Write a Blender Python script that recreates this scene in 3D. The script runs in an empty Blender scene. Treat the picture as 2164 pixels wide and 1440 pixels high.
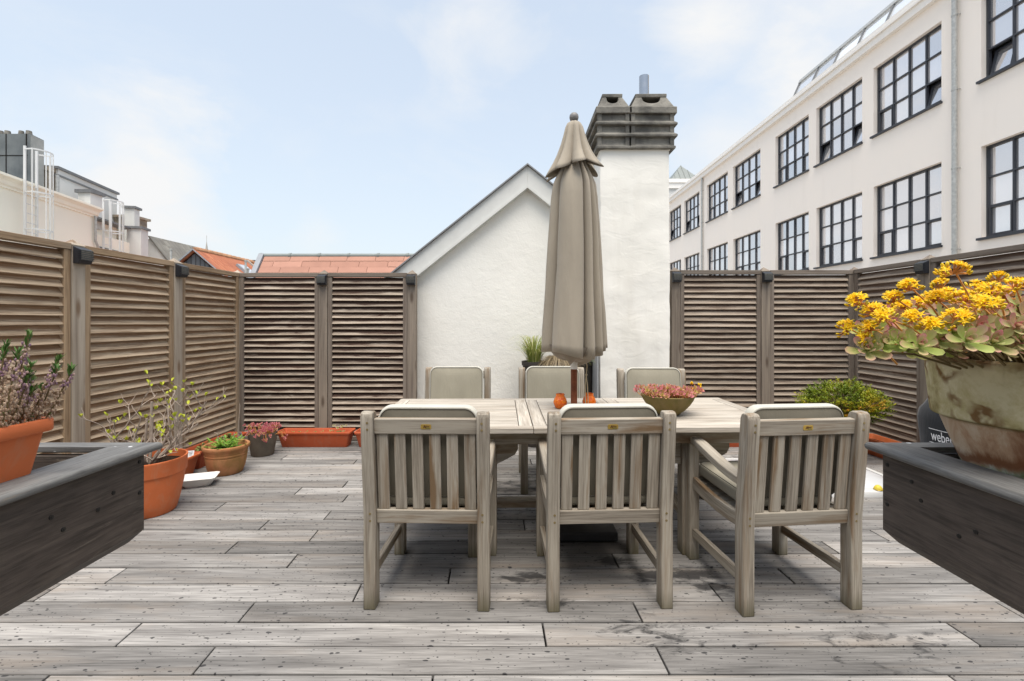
import bpy, bmesh, math, random
from mathutils import Vector, Matrix, noise
R = math.radians
rng = random.Random(7)
sc = bpy.context.scene
COL = sc.collection
SUN_EL, SUN_AZ = R(72), R(174)      # azimuth measured from +Y towards +X
# ------------------------------------------------------------------ camera
cam = bpy.data.cameras.new('camera'); cam.lens = 16.0; cam.sensor_width = 36.0
cam.shift_x = -0.0014; cam.shift_y = -0.0185; cam.clip_start = 0.02; cam.clip_end = 2000
camo = bpy.data.objects.new('camera', cam); COL.objects.link(camo)
camo.location = (0, 0, 1.3); camo.rotation_euler = (math.pi/2, 0, 0); sc.camera = camo
F, CX, CY, CH = 962.0, 1085.0, 680.0, 1.3
def P(px, py, Y): return Vector(((px-CX)/F*Y, Y, CH+(CY-py)/F*Y))
def PX(px, Y): return (px-CX)/F*Y
def PZ(py, Y): return CH+(CY-py)/F*Y
# ------------------------------------------------------------------ sky, sun, exposure
sc.view_settings.view_transform = 'Standard'; sc.view_settings.look = 'None'
sc.view_settings.exposure = 1.75; sc.view_settings.gamma = 1.0
wd = bpy.data.worlds.new("World"); sc.world = wd; wd.use_nodes = True
def world():
    nt = wd.node_tree; N = nt.nodes; L = nt.links; bg = N['Background']
    sk = N.new('ShaderNodeTexSky'); sk.sky_type = 'NISHITA'; sk.sun_disc = False
    sk.sun_elevation = SUN_EL; sk.sun_rotation = SUN_AZ
    tc = N.new('ShaderNodeTexCoord')
    def mth(op, a, b=None, c=None, clamp=False):
        n = N.new('ShaderNodeMath'); n.operation = op; n.use_clamp = clamp
        for i, x in enumerate((a, b, c)):
            if x is None: continue
            if hasattr(x, 'links'): L.new(x, n.inputs[i])
            else: n.inputs[i].default_value = x
        return n.outputs[0]
    mp = N.new('ShaderNodeMapping'); L.new(tc.outputs['Generated'], mp.inputs[0]); mp.inputs['Scale'].default_value = (1, 1, 1.9)
    n1 = N.new('ShaderNodeTexNoise'); L.new(mp.outputs[0], n1.inputs['Vector'])
    n1.inputs['Scale'].default_value = 3.4; n1.inputs['Detail'].default_value = 9; n1.inputs['Roughness'].default_value = .58; n1.inputs['Distortion'].default_value = .35
    nz = n1.outputs['Fac']
    # thin general veil, then a few cloud banks where the day had them
    tot = mth('MULTIPLY', mth('SUBTRACT', nz, .5), 1.1, clamp=True)
    banks = [(310, 390, .16, 1.25), (220, 275, .10, .5), (1010, 40, .13, .8), (1500, 40, .12, .75), (1690, 210, .13, 1.0), (670, 495, .07, .5), (1560, 290, .12, .7), (60, 420, .16, .7), (1990, 60, .2, .8)]
    for px, py, rad, amt in banks:
        d = Vector(((px-CX)/F, 1, (CY-py)/F)).normalized()
        dp = N.new('ShaderNodeVectorMath'); dp.operation = 'DISTANCE'; L.new(tc.outputs['Generated'], dp.inputs[0]); dp.inputs[1].default_value = d
        q = mth('MULTIPLY_ADD', dp.outputs['Value'], -1.0/rad, 1.0)            # 1 at the heart, 0 at rad
        q = mth('ADD', q, mth('MULTIPLY', mth('SUBTRACT', nz, .5), 3.2))
        q = mth('MULTIPLY', q, amt, clamp=True)
        tot = mth('MAXIMUM', tot, mth('SMOOTH_MIN', q, 1.0, .2))
    sep = N.new('ShaderNodeSeparateXYZ'); L.new(tc.outputs['Generated'], sep.inputs[0])
    hz = mth('POWER', mth('SUBTRACT', 1.0, mth('ABSOLUTE', sep.outputs['Z']), clamp=True), 3.0)
    veil = mth('MULTIPLY_ADD', hz, .34, .64, clamp=True)
    m1 = N.new('ShaderNodeMix'); m1.data_type = 'RGBA'; L.new(veil, m1.inputs['Factor'])
    L.new(sk.outputs[0], m1.inputs[6]); m1.inputs[7].default_value = (2.30, 2.46, 2.50, 1)
    m2 = N.new('ShaderNodeMix'); m2.data_type = 'RGBA'; L.new(tot, m2.inputs['Factor'])
    L.new(m1.outputs[2], m2.inputs[6]); m2.inputs[7].default_value = (2.80, 2.80, 2.80, 1)
    L.new(m2.outputs[2], bg.inputs['Color']); bg.inputs['Strength'].default_value = 0.1
world()
sl = bpy.data.lights.new('sun', 'SUN'); sl.energy = 1.5; sl.angle = R(48); sl.color = (1, .93, .83)
so = bpy.data.objects.new('sun', sl); COL.objects.link(so)
sd = Vector((math.sin(SUN_AZ)*math.cos(SUN_EL), math.cos(SUN_AZ)*math.cos(SUN_EL), math.sin(SUN_EL)))
so.rotation_euler = (-sd).to_track_quat('-Z', 'Y').to_euler(); so.location = (0, 0, 20)
try:
    sc.cycles.use_denoising = True; sc.cycles.max_bounces = 8; sc.cycles.transparent_max_bounces = 12
except Exception: pass

# ------------------------------------------------------------------ mesh builder
class MB:
    """collects geometry (world or local coordinates) and links it as ONE mesh object;
    gc = grain coordinates (x along the grain), rnd = a number per piece"""
    def __init__(s): s.v=[]; s.f=[]; s.gc=[]; s.rd=[]; s.mi=[]; s.bd=[]
    def add(s, vs, fs, gc=None, rnd=None, mi=0, bd=None):
        b = len(s.v); r = rng.random() if rnd is None else rnd
        s.v += [tuple(x) for x in vs]
        s.gc += [tuple(x) for x in (gc if gc is not None else vs)]
        s.rd += [r]*len(vs); s.bd += bd or [0.0]*len(vs)
        for f in fs: s.f.append([i+b for i in f]); s.mi.append(mi)
    def obox(s, c, ex, ey, ez, mi=0, rnd=None, grain=True):
        """box from centre and three half-extent vectors; grain runs along ex"""
        c=Vector(c); ex=Vector(ex); ey=Vector(ey); ez=Vector(ez)
        if ex.cross(ey).dot(ez) < 0: ez = -ez
        vs=[]; gc=[]; o=(rng.uniform(-50,50), rng.uniform(-50,50), rng.uniform(-50,50))
        lx,ly,lz=ex.length,ey.length,ez.length
        for k in (-1,1):
            for j in (-1,1):
                for i in (-1,1):
                    vs.append(c+ex*i+ey*j+ez*k); gc.append((o[0]+lx*i, o[1]+ly*j, o[2]+lz*k))
        s.add(vs, [(0,2,3,1),(4,5,7,6),(0,1,5,4),(2,6,7,3),(0,4,6,2),(1,3,7,5)], gc, rnd, mi)
    def box(s, x0,x1,y0,y1,z0,z1, ax=0, mi=0, rnd=None):
        h=[Vector(((x1-x0)/2,0,0)),Vector((0,(y1-y0)/2,0)),Vector((0,0,(z1-z0)/2))]
        e=h[ax:]+h[:ax]
        s.obox(((x0+x1)/2,(y0+y1)/2,(z0+z1)/2), e[0],e[1],e[2], mi, rnd)
    def board(s, a, b, w, t, up=(0,0,1), mi=0, rnd=None):
        """board from a to b; w measured across (a-b x up), t along up"""
        a=Vector(a); b=Vector(b); d=b-a; l=d.length; d.normalize(); sd_=d.cross(Vector(up)).normalized(); u=sd_.cross(d)
        s.obox((a+b)/2, d*l/2, sd_*w/2, u*t/2, mi, rnd)
    def sweep(s, path, sec, side, mi=0, rnd=None, closed=False, caps=True):
        """sec = [(across, up)...] cross-section carried along path; side = across vector"""
        path=[Vector(p) for p in path]; side=Vector(side).normalized(); n=len(sec); vs=[]; gc=[]; fs=[]; L=0
        o=(rng.uniform(-50,50), rng.uniform(-50,50))
        m=len(path)
        for i,p in enumerate(path):
            if closed: t=path[(i+1)%m]-path[i-1]
            else: t=path[min(i+1,m-1)]-path[max(i-1,0)]
            t.normalize(); u=side.cross(t).normalized(); sd_=t.cross(u).normalized() if False else side
            if i: L+=(p-path[i-1]).length
            for a,b in sec: vs.append(p+sd_*a+u*b); gc.append((L,a+o[0],b+o[1]))
        for i in range(m if closed else m-1):
            j=(i+1)%m
            for k in range(n):
                l=(k+1)%n; fs.append((i*n+k,i*n+l,j*n+l,j*n+k))
        if caps and not closed: fs.append(tuple(reversed(range(n)))); fs.append(tuple(range((m-1)*n,m*n)))
        s.add(vs,fs,gc,rnd,mi)
    def tube(s, path, rad, n=8, mi=0, rnd=None, caps=True):
        path=[Vector(p) for p in path]; m=len(path); vs=[]; gc=[]; fs=[]; L=0
        if not hasattr(rad,'__len__'): rad=[rad]*m
        ref=None
        for i,p in enumerate(path):
            t=path[min(i+1,m-1)]-path[max(i-1,0)]
            if t.length<1e-9: t=Vector((0,0,1))
            t.normalize()
            if ref is None: ref=Vector((1,0,0)) if abs(t.x)<.8 else Vector((0,1,0))
            a=t.cross(ref).normalized(); b=t.cross(a).normalized(); ref=b.cross(t)*1.0 if False else ref
            if i: L+=(p-path[i-1]).length
            for k in range(n):
                q=2*math.pi*k/n; vs.append(p+(a*math.cos(q)+b*math.sin(q))*rad[i]); gc.append((L,k/n,0))
        for i in range(m-1):
            for k in range(n):
                l=(k+1)%n; fs.append((i*n+k,i*n+l,(i+1)*n+l,(i+1)*n+k))
        if caps: fs.append(tuple(reversed(range(n)))); fs.append(tuple(range((m-1)*n,m*n)))
        s.add(vs,fs,gc,rnd,mi)
    def lathe(s, prof, c=(0,0,0), n=40, mi=0, rnd=None, fn=None):
        c=Vector(c); vs=[]; gc=[]; fs=[]; m=len(prof)
        for i,(r,z) in enumerate(prof):
            for k in range(n):
                q=2*math.pi*k/n; rr=r*(fn(q,z) if fn else 1)
                v=c+Vector((rr*math.cos(q),rr*math.sin(q),z)); vs.append(v); gc.append(v)
        for i in range(m-1):
            for k in range(n):
                l=(k+1)%n; fs.append((i*n+k,i*n+l,(i+1)*n+l,(i+1)*n+k))
        if prof[0][0]>1e-5: fs.append(tuple(reversed(range(n))))
        if prof[-1][0]>1e-5: fs.append(tuple(range((m-1)*n,m*n)))
        s.add(vs,fs,gc,rnd,mi)
    def loft(s, rings, mi=0, rnd=None, cap0=True, cap1=True):
        n=len(rings[0]); vs=[v for r in rings for v in r]; fs=[]
        for i in range(len(rings)-1):
            for k in range(n):
                l=(k+1)%n; fs.append((i*n+k,i*n+l,(i+1)*n+l,(i+1)*n+k))
        if cap0: fs.append(tuple(reversed(range(n))))
        if cap1: fs.append(tuple(range((len(rings)-1)*n,len(rings)*n)))
        s.add(vs,fs,None,rnd,mi)
    def poly(s, pts, depth, mi=0, rnd=None):
        """outline extruded by the vector depth"""
        pts=[Vector(p) for p in pts]; d=Vector(depth); n=len(pts)
        nrm=Vector((0,0,0))
        for i in range(n): nrm+=pts[i].cross(pts[(i+1)%n])
        if nrm.dot(d)>0: pts=pts[::-1]
        fs=[tuple(range(n)),tuple(range(2*n-1,n-1,-1))]
        for k in range(n): l=(k+1)%n; fs.append((k,n+k,n+l,l))
        s.add(pts+[p+d for p in pts],fs,None,rnd,mi)
    def leaf(s, p, d, up, L, W, shape=((0,.25),(.35,.8),(.7,1),(.92,.6),(1,.1)), cup=.15, bend=0.0, rnd=None, mi=0):
        p=Vector(p); d=Vector(d).normalized(); sd_=d.cross(Vector(up))
        if sd_.length<1e-4: sd_=d.cross(Vector((1,0,.3)))
        sd_.normalize(); u=sd_.cross(d).normalized(); vs=[]; gc=[]; fs=[]
        for t,w in shape:
            c=p+d*(L*t)+u*(bend*L*t*t)
            for q in (-1,0,1): vs.append(c+sd_*(q*w*W/2)+u*(abs(q)*cup*w*W)); gc.append((t,q,0))
        for i in range(len(shape)-1):
            for q in (0,1): a=i*3+q; fs.append((a,a+1,a+4,a+3))
        s.add(vs,fs,gc,rnd,mi)
    def blob(s, c, rx, ry=None, rz=None, rot=None, mi=0, rnd=None, n=6, m=4):
        ry=ry or rx; rz=rz or rx; c=Vector(c); vs=[]; gc=[]; fs=[]
        for i in range(1,m):
            a=math.pi*i/m
            for k in range(n):
                q=2*math.pi*k/n; v=Vector((rx*math.sin(a)*math.cos(q),ry*math.sin(a)*math.sin(q),-rz*math.cos(a)))
                vs.append(c+(rot@v if rot else v)); gc.append((i/m,k/n,0))
        b=len(vs); lo=Vector((0,0,-rz)); hi=Vector((0,0,rz))
        vs+=[c+(rot@lo if rot else lo), c+(rot@hi if rot else hi)]; gc+=[(0,0,0),(1,0,0)]
        for k in range(n):
            l=(k+1)%n; fs.append((b,l,k)); fs.append((b+1,(m-2)*n+k,(m-2)*n+l))
            for i in range(m-2): fs.append((i*n+k,i*n+l,(i+1)*n+l,(i+1)*n+k))
        s.add(vs,fs,gc,rnd,mi)
    def build(s, name, mats, parent=None, org=None, bevel=0, smooth=None, seg=2, loc=None):
        me=bpy.data.meshes.new(name)
        o=Vector(org) if org is not None else None
        vs=[tuple(Vector(v)-o) for v in s.v] if o is not None else s.v
        me.from_pydata(vs,[],s.f)
        if not isinstance(mats,(list,tuple)): mats=[mats]
        for m in mats: me.materials.append(m)
        me.polygons.foreach_set('material_index', s.mi)
        a=me.attributes.new('gc','FLOAT_VECTOR','POINT'); a.data.foreach_set('vector',[c for g in s.gc for c in g])
        a=me.attributes.new('rnd','FLOAT','POINT'); a.data.foreach_set('value',s.rd)
        if smooth is not None:
            me.polygons.foreach_set('use_smooth',[True]*len(s.f))
            if smooth<180: me.set_sharp_from_angle(angle=R(smooth))
        if any(s.bd):
            a=me.attributes.new('band','FLOAT','POINT'); a.data.foreach_set('value',s.bd)
        me.update()
        ob=bpy.data.objects.new(name,me); COL.objects.link(ob)
        if parent is not None: ob.parent=parent
        if loc is not None: ob.location=loc
        if bevel:
            b=ob.modifiers.new('bevel','BEVEL'); b.width=bevel; b.segments=seg; b.limit_method='ANGLE'; b.angle_limit=R(50); b.harden_normals=False
        return ob
def tag(o, label=None, cat=None, group=None, kind=None):
    if label: o['label']=label
    if cat: o['category']=cat
    if group: o['group']=group
    if kind: o['kind']=kind
    return o
def thing(name, label, cat, loc=(0,0,0), rz=0, group=None):
    o=bpy.data.objects.new(name,None); COL.objects.link(o); o.location=loc; o.rotation_euler=(0,0,rz); o.empty_display_size=.1
    return tag(o,label,cat,group)
def copy_tree(o, parent=None):
    c=o.copy(); COL.objects.link(c)
    if parent is not None: c.parent=parent
    for ch in list(o.children): copy_tree(ch,c)
    return c

# ------------------------------------------------------------------ materials
def lin(r,g,b):
    f=lambda c:(c/255/12.92 if c/255<=.04045 else ((c/255+.055)/1.055)**2.4)
    return (f(r),f(g),f(b),1)
class NT:
    def __init__(s, name, rough=.7, spec=.3):
        s.m=bpy.data.materials.new(name); s.m.use_nodes=True; s.t=s.m.node_tree; s.N=s.t.nodes; s.L=s.t.links
        s.b=s.N['Principled BSDF']; s.b.inputs['Roughness'].default_value=rough; s.b.inputs['Specular IOR Level'].default_value=spec
    def set(s, sock, x):
        if hasattr(x,'links'): s.L.new(x,sock)
        else: sock.default_value=x
    def attr(s, name, out='Vector'):
        n=s.N.new('ShaderNodeAttribute'); n.attribute_name=name; return n.outputs[out]
    def obj(s): return s.N.new('ShaderNodeTexCoord').outputs['Object']
    def geo(s): return s.N.new('ShaderNodeNewGeometry').outputs['Position']
    def map(s, vec, scale=(1,1,1), loc=(0,0,0), rot=(0,0,0)):
        n=s.N.new('ShaderNodeMapping'); s.L.new(vec,n.inputs[0]); s.set(n.inputs['Scale'],scale); s.set(n.inputs['Location'],loc); n.inputs['Rotation'].default_value=rot; return n.outputs[0]
    def noise(s, vec, scale=5, det=5, rough=.55, dist=0, out='Fac'):
        n=s.N.new('ShaderNodeTexNoise'); s.L.new(vec,n.inputs['Vector']); n.inputs['Scale'].default_value=scale; n.inputs['Detail'].default_value=det; n.inputs['Roughness'].default_value=rough; n.inputs['Distortion'].default_value=dist; return n.outputs[out]
    def voro(s, vec, scale=5, feat='F1', out='Distance', rand=1):
        n=s.N.new('ShaderNodeTexVoronoi'); s.L.new(vec,n.inputs['Vector']); n.feature=feat; n.inputs['Scale'].default_value=scale; n.inputs['Randomness'].default_value=rand; return n.outputs[out] if out else n
    def math(s, op, a, b=None, c=None, clamp=False):
        n=s.N.new('ShaderNodeMath'); n.operation=op; n.use_clamp=clamp
        for i,x in enumerate((a,b,c)):
            if x is not None: s.set(n.inputs[i],x)
        return n.outputs[0]
    def ramp(s, fac, stops, smooth=False):
        n=s.N.new('ShaderNodeValToRGB'); s.L.new(fac,n.inputs[0]); cr=n.color_ramp
        if smooth: cr.interpolation='EASE'
        while len(cr.elements)<len(stops): cr.elements.new(.5)
        for e,(p,c) in zip(cr.elements,stops):
            e.position=p; e.color=c if hasattr(c,'__len__') else (c,c,c,1)
        return n.outputs[0]
    def mix(s, fac, a, b, mode='MIX'):
        n=s.N.new('ShaderNodeMix'); n.data_type='RGBA'; n.blend_type=mode; s.set(n.inputs['Factor'],fac); s.set(n.inputs[6],a); s.set(n.inputs[7],b); return n.outputs[2]
    def hsv(s, col, h=.5, sat=1, v=1):
        n=s.N.new('ShaderNodeHueSaturation'); s.set(n.inputs['Color'],col); s.set(n.inputs['Hue'],h); s.set(n.inputs['Saturation'],sat); s.set(n.inputs['Value'],v); return n.outputs[0]
    def sep(s, vec):
        n=s.N.new('ShaderNodeSeparateXYZ'); s.L.new(vec,n.inputs[0]); return n.outputs
    def comb(s, x=0,y=0,z=0):
        n=s.N.new('ShaderNodeCombineXYZ')
        for i,q in enumerate((x,y,z)): s.set(n.inputs[i],q)
        return n.outputs[0]
    def bump(s, h, strength=.3, dist=.01):
        n=s.N.new('ShaderNodeBump'); s.L.new(h,n.inputs['Height']); n.inputs['Strength'].default_value=strength; n.inputs['Distance'].default_value=dist; s.L.new(n.outputs[0],s.b.inputs['Normal'])
    def col(s, c): s.set(s.b.inputs['Base Color'],c); return s
    def rough(s, c): s.set(s.b.inputs['Roughness'],c); return s

def wood(name, light, dark, stain=None, stain_amt=.5, low=None, lowz=(0,.12), blotch=(.35,2.2,2.2), val=.22, fine=1.0, rough=.75, bumps=.25):
    n=NT(name,rough,.25); gc0=n.attr('gc'); rd=n.attr('rnd','Fac'); orr=n.N.new('ShaderNodeObjectInfo').outputs['Random']
    va=n.N.new('ShaderNodeVectorMath'); va.operation='MULTIPLY_ADD'; n.L.new(n.comb(orr,orr,orr),va.inputs[0]); va.inputs[1].default_value=(41,23,17); n.L.new(gc0,va.inputs[2]); gc=va.outputs[0]
    rd=n.math('FRACT',n.math('ADD',rd,n.math('MULTIPLY',orr,7.7)))
    g1=n.noise(n.map(gc,(1.3,26,26)),1,7,.62,.25)
    g2=n.noise(n.map(gc,(5,140,140)),1,4,.6)
    g=n.math('MULTIPLY_ADD',g2,.45*fine,n.math('MULTIPLY',g1,.62))
    c=n.ramp(g,[(.40,dark),(.60,light)])
    if stain is not None:
        b=n.noise(n.map(gc,blotch),1,5,.6,.6)
        b=n.math('MULTIPLY_ADD',n.math('SUBTRACT',g1,.5),.5,b)
        c=n.mix(n.ramp(b,[(.52,0),(.70,stain_amt)]),c,stain)
    v=n.math('MULTIPLY_ADD',rd,val*2,1-val)
    c=n.hsv(c,.5,1,v)
    if low is not None:
        z=n.sep(n.geo())[2]
        zz=n.math('ADD',z,n.math('MULTIPLY',n.math('SUBTRACT',g1,.5),.10))
        f=n.math('SUBTRACT',1,n.math('DIVIDE',n.math('SUBTRACT',zz,lowz[0]),lowz[1]-lowz[0],clamp=True),clamp=True)
        c=n.mix(n.math('MULTIPLY',f,.8),c,low)
    n.col(c); n.bump(g,bumps,.004); return n.m

def plaster(name, c1, c2, scale=1.0, bump=.5, dist=.02, stain=None, patch=False):
    n=NT(name,.9,.15); p=n.geo()
    a=n.noise(p,1.3*scale,6,.6); b=n.noise(p,9*scale,6,.6,.3); d=n.noise(p,60*scale,3,.6)
    c=n.mix(n.ramp(a,[(.35,0),(.65,1)]),c1,c2)
    if stain is not None:
        s=n.noise(n.map(p,(3,3,.5)),1,6,.6); c=n.mix(n.ramp(s,[(.55,0),(.78,.5)]),c,stain)
    h=n.math('MULTIPLY_ADD',b,.7,n.math('MULTIPLY',d,.2))
    if patch:
        q=n.noise(n.map(p,(1,1,1.6)),4.2,3,.5,1.2); h=n.math('MULTIPLY_ADD',n.ramp(q,[(.40,0),(.60,1)],True),.45,h)
    n.col(c); n.bump(h,bump,dist); return n.m

def plain(name, c, rough=.6, spec=.4, var=.08, metal=0, nscale=8, bump=0):
    n=NT(name,rough,spec); p=n.obj(); a=n.noise(p,nscale,5,.6)
    n.col(n.hsv(c,.5,1,n.math('MULTIPLY_ADD',n.math('SUBTRACT',a,.5),var*4,1)))
    n.b.inputs['Metallic'].default_value=metal
    n.rough(n.math('MULTIPLY_ADD',n.math('SUBTRACT',n.noise(p,nscale*2.3,4),.5),.3,rough,clamp=True))
    if bump: n.bump(n.noise(p,nscale*6,4),bump,.005)
    return n.m

M={}
# teak furniture: silver grey, tan runs, green-black feet
M['teak']=wood('weathered_teak',(.385,.345,.285,1),(.185,.155,.122,1),(.165,.098,.045,1),.9,low=(.10,.09,.05,1),lowz=(0,.09),blotch=(1.6,17,17),val=.10)
M['table']=wood('bleached_teak',(.52,.475,.41,1),(.27,.235,.195,1),(.23,.18,.13,1),.6,blotch=(1.2,14,14),val=.10)
def louvre(name, light, dark, brown, amt, bias):
    n=NT(name,.7,.25); gc=n.attr('gc'); rd=n.attr('rnd','Fac')
    g1=n.noise(n.map(gc,(1.2,30,30)),1,7,.62,.3); g2=n.noise(n.map(gc,(5,160,160)),1,3,.6)
    g=n.math('MULTIPLY_ADD',g2,.45,n.math('MULTIPLY',g1,.62))
    c=n.ramp(g,[(.42,dark),(.59,light)])
    # rain has washed the lower lip of each slat grey; the sheltered upper band keeps its brown
    bd=n.attr('band','Fac'); t=n.math('MULTIPLY_ADD',n.noise(n.map(gc,(2.2,16,16)),1,7,.66,.5),1.15,n.math('MULTIPLY',bd,.62))
    t=n.math('MULTIPLY',t,n.math('MULTIPLY',bd,9,clamp=True))
    c=n.mix(n.ramp(t,[(bias-.08,0),(bias+.20,amt)]),c,brown)
    c=n.hsv(c,.5,1,n.math('MULTIPLY_ADD',rd,.36,.82)); n.col(c); n.bump(g,.3,.004); return n.m
M['slat_warm']=louvre('louvre_wood_warm',(.48,.372,.26,1),(.21,.143,.09,1),(.185,.092,.042,1),.72,.86)
M['slat_dark']=louvre('louvre_wood_dark',(.44,.37,.295,1),(.23,.175,.13,1),(.050,.022,.013,1),.95,.70)
M['slat_grey']=louvre('louvre_wood_grey',(.37,.305,.24,1),(.17,.125,.092,1),(.080,.042,.026,1),.85,.80)
M['frame_warm']=wood('fence_frame_warm',(.40,.285,.18,1),(.22,.145,.085,1),(.34,.29,.235,1),.6,val=.1)
M['frame_grey']=wood('fence_frame_grey',(.225,.185,.15,1),(.13,.10,.08,1),(.20,.175,.15,1),.6,val=.1)
def postwood(name,l,d,k):
    n=NT(name,.75,.25); gc=n.attr('gc')
    w=n.noise(n.map(gc,(.8,9,9)),1,4,.5,.9)
    g1=n.noise(n.map(gc,(1.2,34,34)),1,7,.62,.5)
    kn=n.voro(n.map(gc,(3.2,11,11)),1)          # knots
    g=n.math('MULTIPLY_ADD',w,.5,n.math('MULTIPLY',g1,.5))
    c=n.ramp(g,[(.36,d),(.6,l)]); c=n.mix(n.ramp(kn,[(.10,.75),(.26,0)]),c,k)
    n.col(c); n.bump(g1,.25,.004); return n.m
M['post']=postwood('fence_post_wood',(.45,.385,.31,1),(.24,.19,.145,1),(.16,.09,.045,1))
M['post_dark']=postwood('fence_post_wood_dark',(.29,.24,.19,1),(.135,.11,.09,1),(.07,.045,.03,1))

def deck_mat():
    n=NT('deck_boards',.78,.25); gc=n.attr('gc'); rd=n.attr('rnd','Fac'); p=n.geo()
    g1=n.noise(n.map(gc,(1.0,22,22)),1,8,.66,.5); g2=n.noise(n.map(gc,(4.5,150,60)),1,4,.62)
    sw=n.noise(n.map(gc,(.9,6,6)),1,4,.55,1.6)
    g=n.math('ADD',n.math('MULTIPLY_ADD',g2,.36,n.math('MULTIPLY',g1,.46)),n.math('MULTIPLY',sw,.22))
    c=n.ramp(g,[(.39,(.108,.102,.097,1)),(.52,(.218,.208,.198,1)),(.65,(.360,.344,.326,1))])
    wm=n.noise(n.map(gc,(.7,5,5)),1,4,.6,.8); c=n.mix(n.ramp(wm,[(.50,0),(.72,.55)]),c,(.285,.23,.18,1))
    dk=n.noise(p,1.6,6,.62,.3); c=n.mix(n.ramp(dk,[(.52,0),(.76,.32)]),c,(.12,.112,.108,1))
    c=n.hsv(c,.5,.9,n.math('MULTIPLY_ADD',rd,.62,.68))
    # lichen specks, longer along the boards, denser in patches
    dens=n.noise(p,1.1,3,.5)
    for sc_,thr,off in ((26,.105,0),(44,.115,4.7),(70,.11,8.3)):
        q=n.map(p,(.5,1.0,1),(off,off*.7,0)); q2=n.noise(q,26,2,.5,out='Color')
        nv=n.N.new('ShaderNodeVectorMath'); nv.operation='MULTIPLY_ADD'; n.L.new(q2,nv.inputs[0]); nv.inputs[1].default_value=(.018,.018,0); n.L.new(q,nv.inputs[2])
        vn=n.N.new('ShaderNodeTexVoronoi'); n.L.new(nv.outputs[0],vn.inputs['Vector']); vn.inputs['Scale'].default_value=sc_; vn.voronoi_dimensions='2D'
        ch=n.sep(vn.outputs['Color'])
        lim=n.math('MULTIPLY',n.math('MULTIPLY',n.math('POWER',ch[0],1.6),thr*1.6),n.math('GREATER_THAN',n.math('ADD',ch[1],n.math('MULTIPLY',n.math('SUBTRACT',dens,.5),1.6)),.56))
        f=n.math('MULTIPLY',n.math('SUBTRACT',lim,vn.outputs['Distance']),26,clamp=True)
        c=n.mix(n.math('MULTIPLY',f,.9),c,(.035,.034,.036,1))
    # black mould patches near the table
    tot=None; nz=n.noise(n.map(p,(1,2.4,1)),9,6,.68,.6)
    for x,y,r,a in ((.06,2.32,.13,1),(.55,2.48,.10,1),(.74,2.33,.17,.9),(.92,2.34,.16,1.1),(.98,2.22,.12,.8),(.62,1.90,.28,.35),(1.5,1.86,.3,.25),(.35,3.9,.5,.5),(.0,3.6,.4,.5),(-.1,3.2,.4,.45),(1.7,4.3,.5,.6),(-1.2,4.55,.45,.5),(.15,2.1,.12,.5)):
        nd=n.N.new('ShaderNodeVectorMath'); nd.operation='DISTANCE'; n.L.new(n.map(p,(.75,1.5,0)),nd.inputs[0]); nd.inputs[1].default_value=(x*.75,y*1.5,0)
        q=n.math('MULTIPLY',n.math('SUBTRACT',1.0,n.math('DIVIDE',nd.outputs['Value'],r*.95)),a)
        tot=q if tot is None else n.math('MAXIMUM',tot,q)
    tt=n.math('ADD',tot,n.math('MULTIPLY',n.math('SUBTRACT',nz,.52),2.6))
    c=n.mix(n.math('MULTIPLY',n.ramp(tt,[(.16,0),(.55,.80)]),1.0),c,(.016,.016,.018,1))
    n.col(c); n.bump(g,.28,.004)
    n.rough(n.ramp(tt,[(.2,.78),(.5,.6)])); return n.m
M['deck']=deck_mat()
M['void']=plain('deck_underside',(.012,.011,.010,1),.9,.1)
M['gable']=plaster('lime_plaster',(.88,.86,.80,1),(.83,.81,.75,1),1.0,.45,.02,patch=False)
M['stack']=plaster('rough_lime_plaster',(.88,.855,.795,1),(.80,.775,.71,1),.8,.17,.012,stain=(.62,.585,.51,1),patch=True)
M['facade']=plaster('smooth_render',(.94,.86,.78,1),(.92,.85,.78,1),.4,.08,.01,stain=(.85,.775,.70,1))
M['facade_trim']=plain('cornice_paint',(.90,.86,.81,1),.7,.3,.03)
M['reveal']=plaster('reveal_render',(.76,.745,.72,1),(.73,.71,.69,1),.4,.08,.01)
M['cream']=plaster('cream_render',(.95,.91,.79,1),(.93,.88,.755,1),.25,.12,.01)
M['greyrender']=plaster('grey_render',(.72,.715,.69,1),(.62,.615,.59,1),.3,.15,.01,stain=(.5,.49,.46,1))
M['slatefacing']=plaster('fibre_cement',(.155,.17,.175,1),(.105,.118,.125,1),1.2,.3,.02,stain=(.05,.055,.06,1))
M['palecement']=plaster('pale_cement',(.40,.41,.39,1),(.28,.29,.28,1),1.0,.3,.02,stain=(.15,.15,.14,1))
M['oldwall']=plaster('old_brick_render',(.42,.37,.29,1),(.24,.20,.16,1),2.5,.5,.02,stain=(.38,.15,.09,1))
M['concrete']=plaster('mossy_concrete',(.25,.235,.205,1),(.11,.105,.095,1),5,.6,.015,stain=(.04,.038,.033,1))
M['soot']=plain('soot',(.02,.018,.016,1),.95,.05)
M['verge']=plain('painted_verge_board',(.66,.66,.63,1),.55,.3,.05)
M['zinc']=plain('zinc_edging',(.26,.26,.265,1),.5,.4,.1,.3)
M['galv']=plain('galvanised_steel',(.46,.46,.44,1),.45,.5,.25,.35,14)
M['steel']=plain('stainless_steel',(.42,.43,.45,1),.22,.5,.05,1.0)
M['white_metal']=plain('white_painted_steel',(.66,.66,.65,1),.4,.4,.03)
M['dark_frame']=plain('anthracite_window_frame',(.040,.043,.052,1),.45,.4,.08)
M['lead']=plain('lead_sheet',(.17,.175,.18,1),.6,.4,.2)
M['leadpanel']=plaster('grey_plinth',(.42,.425,.425,1),(.33,.335,.335,1),2,.4,.01)
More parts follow.
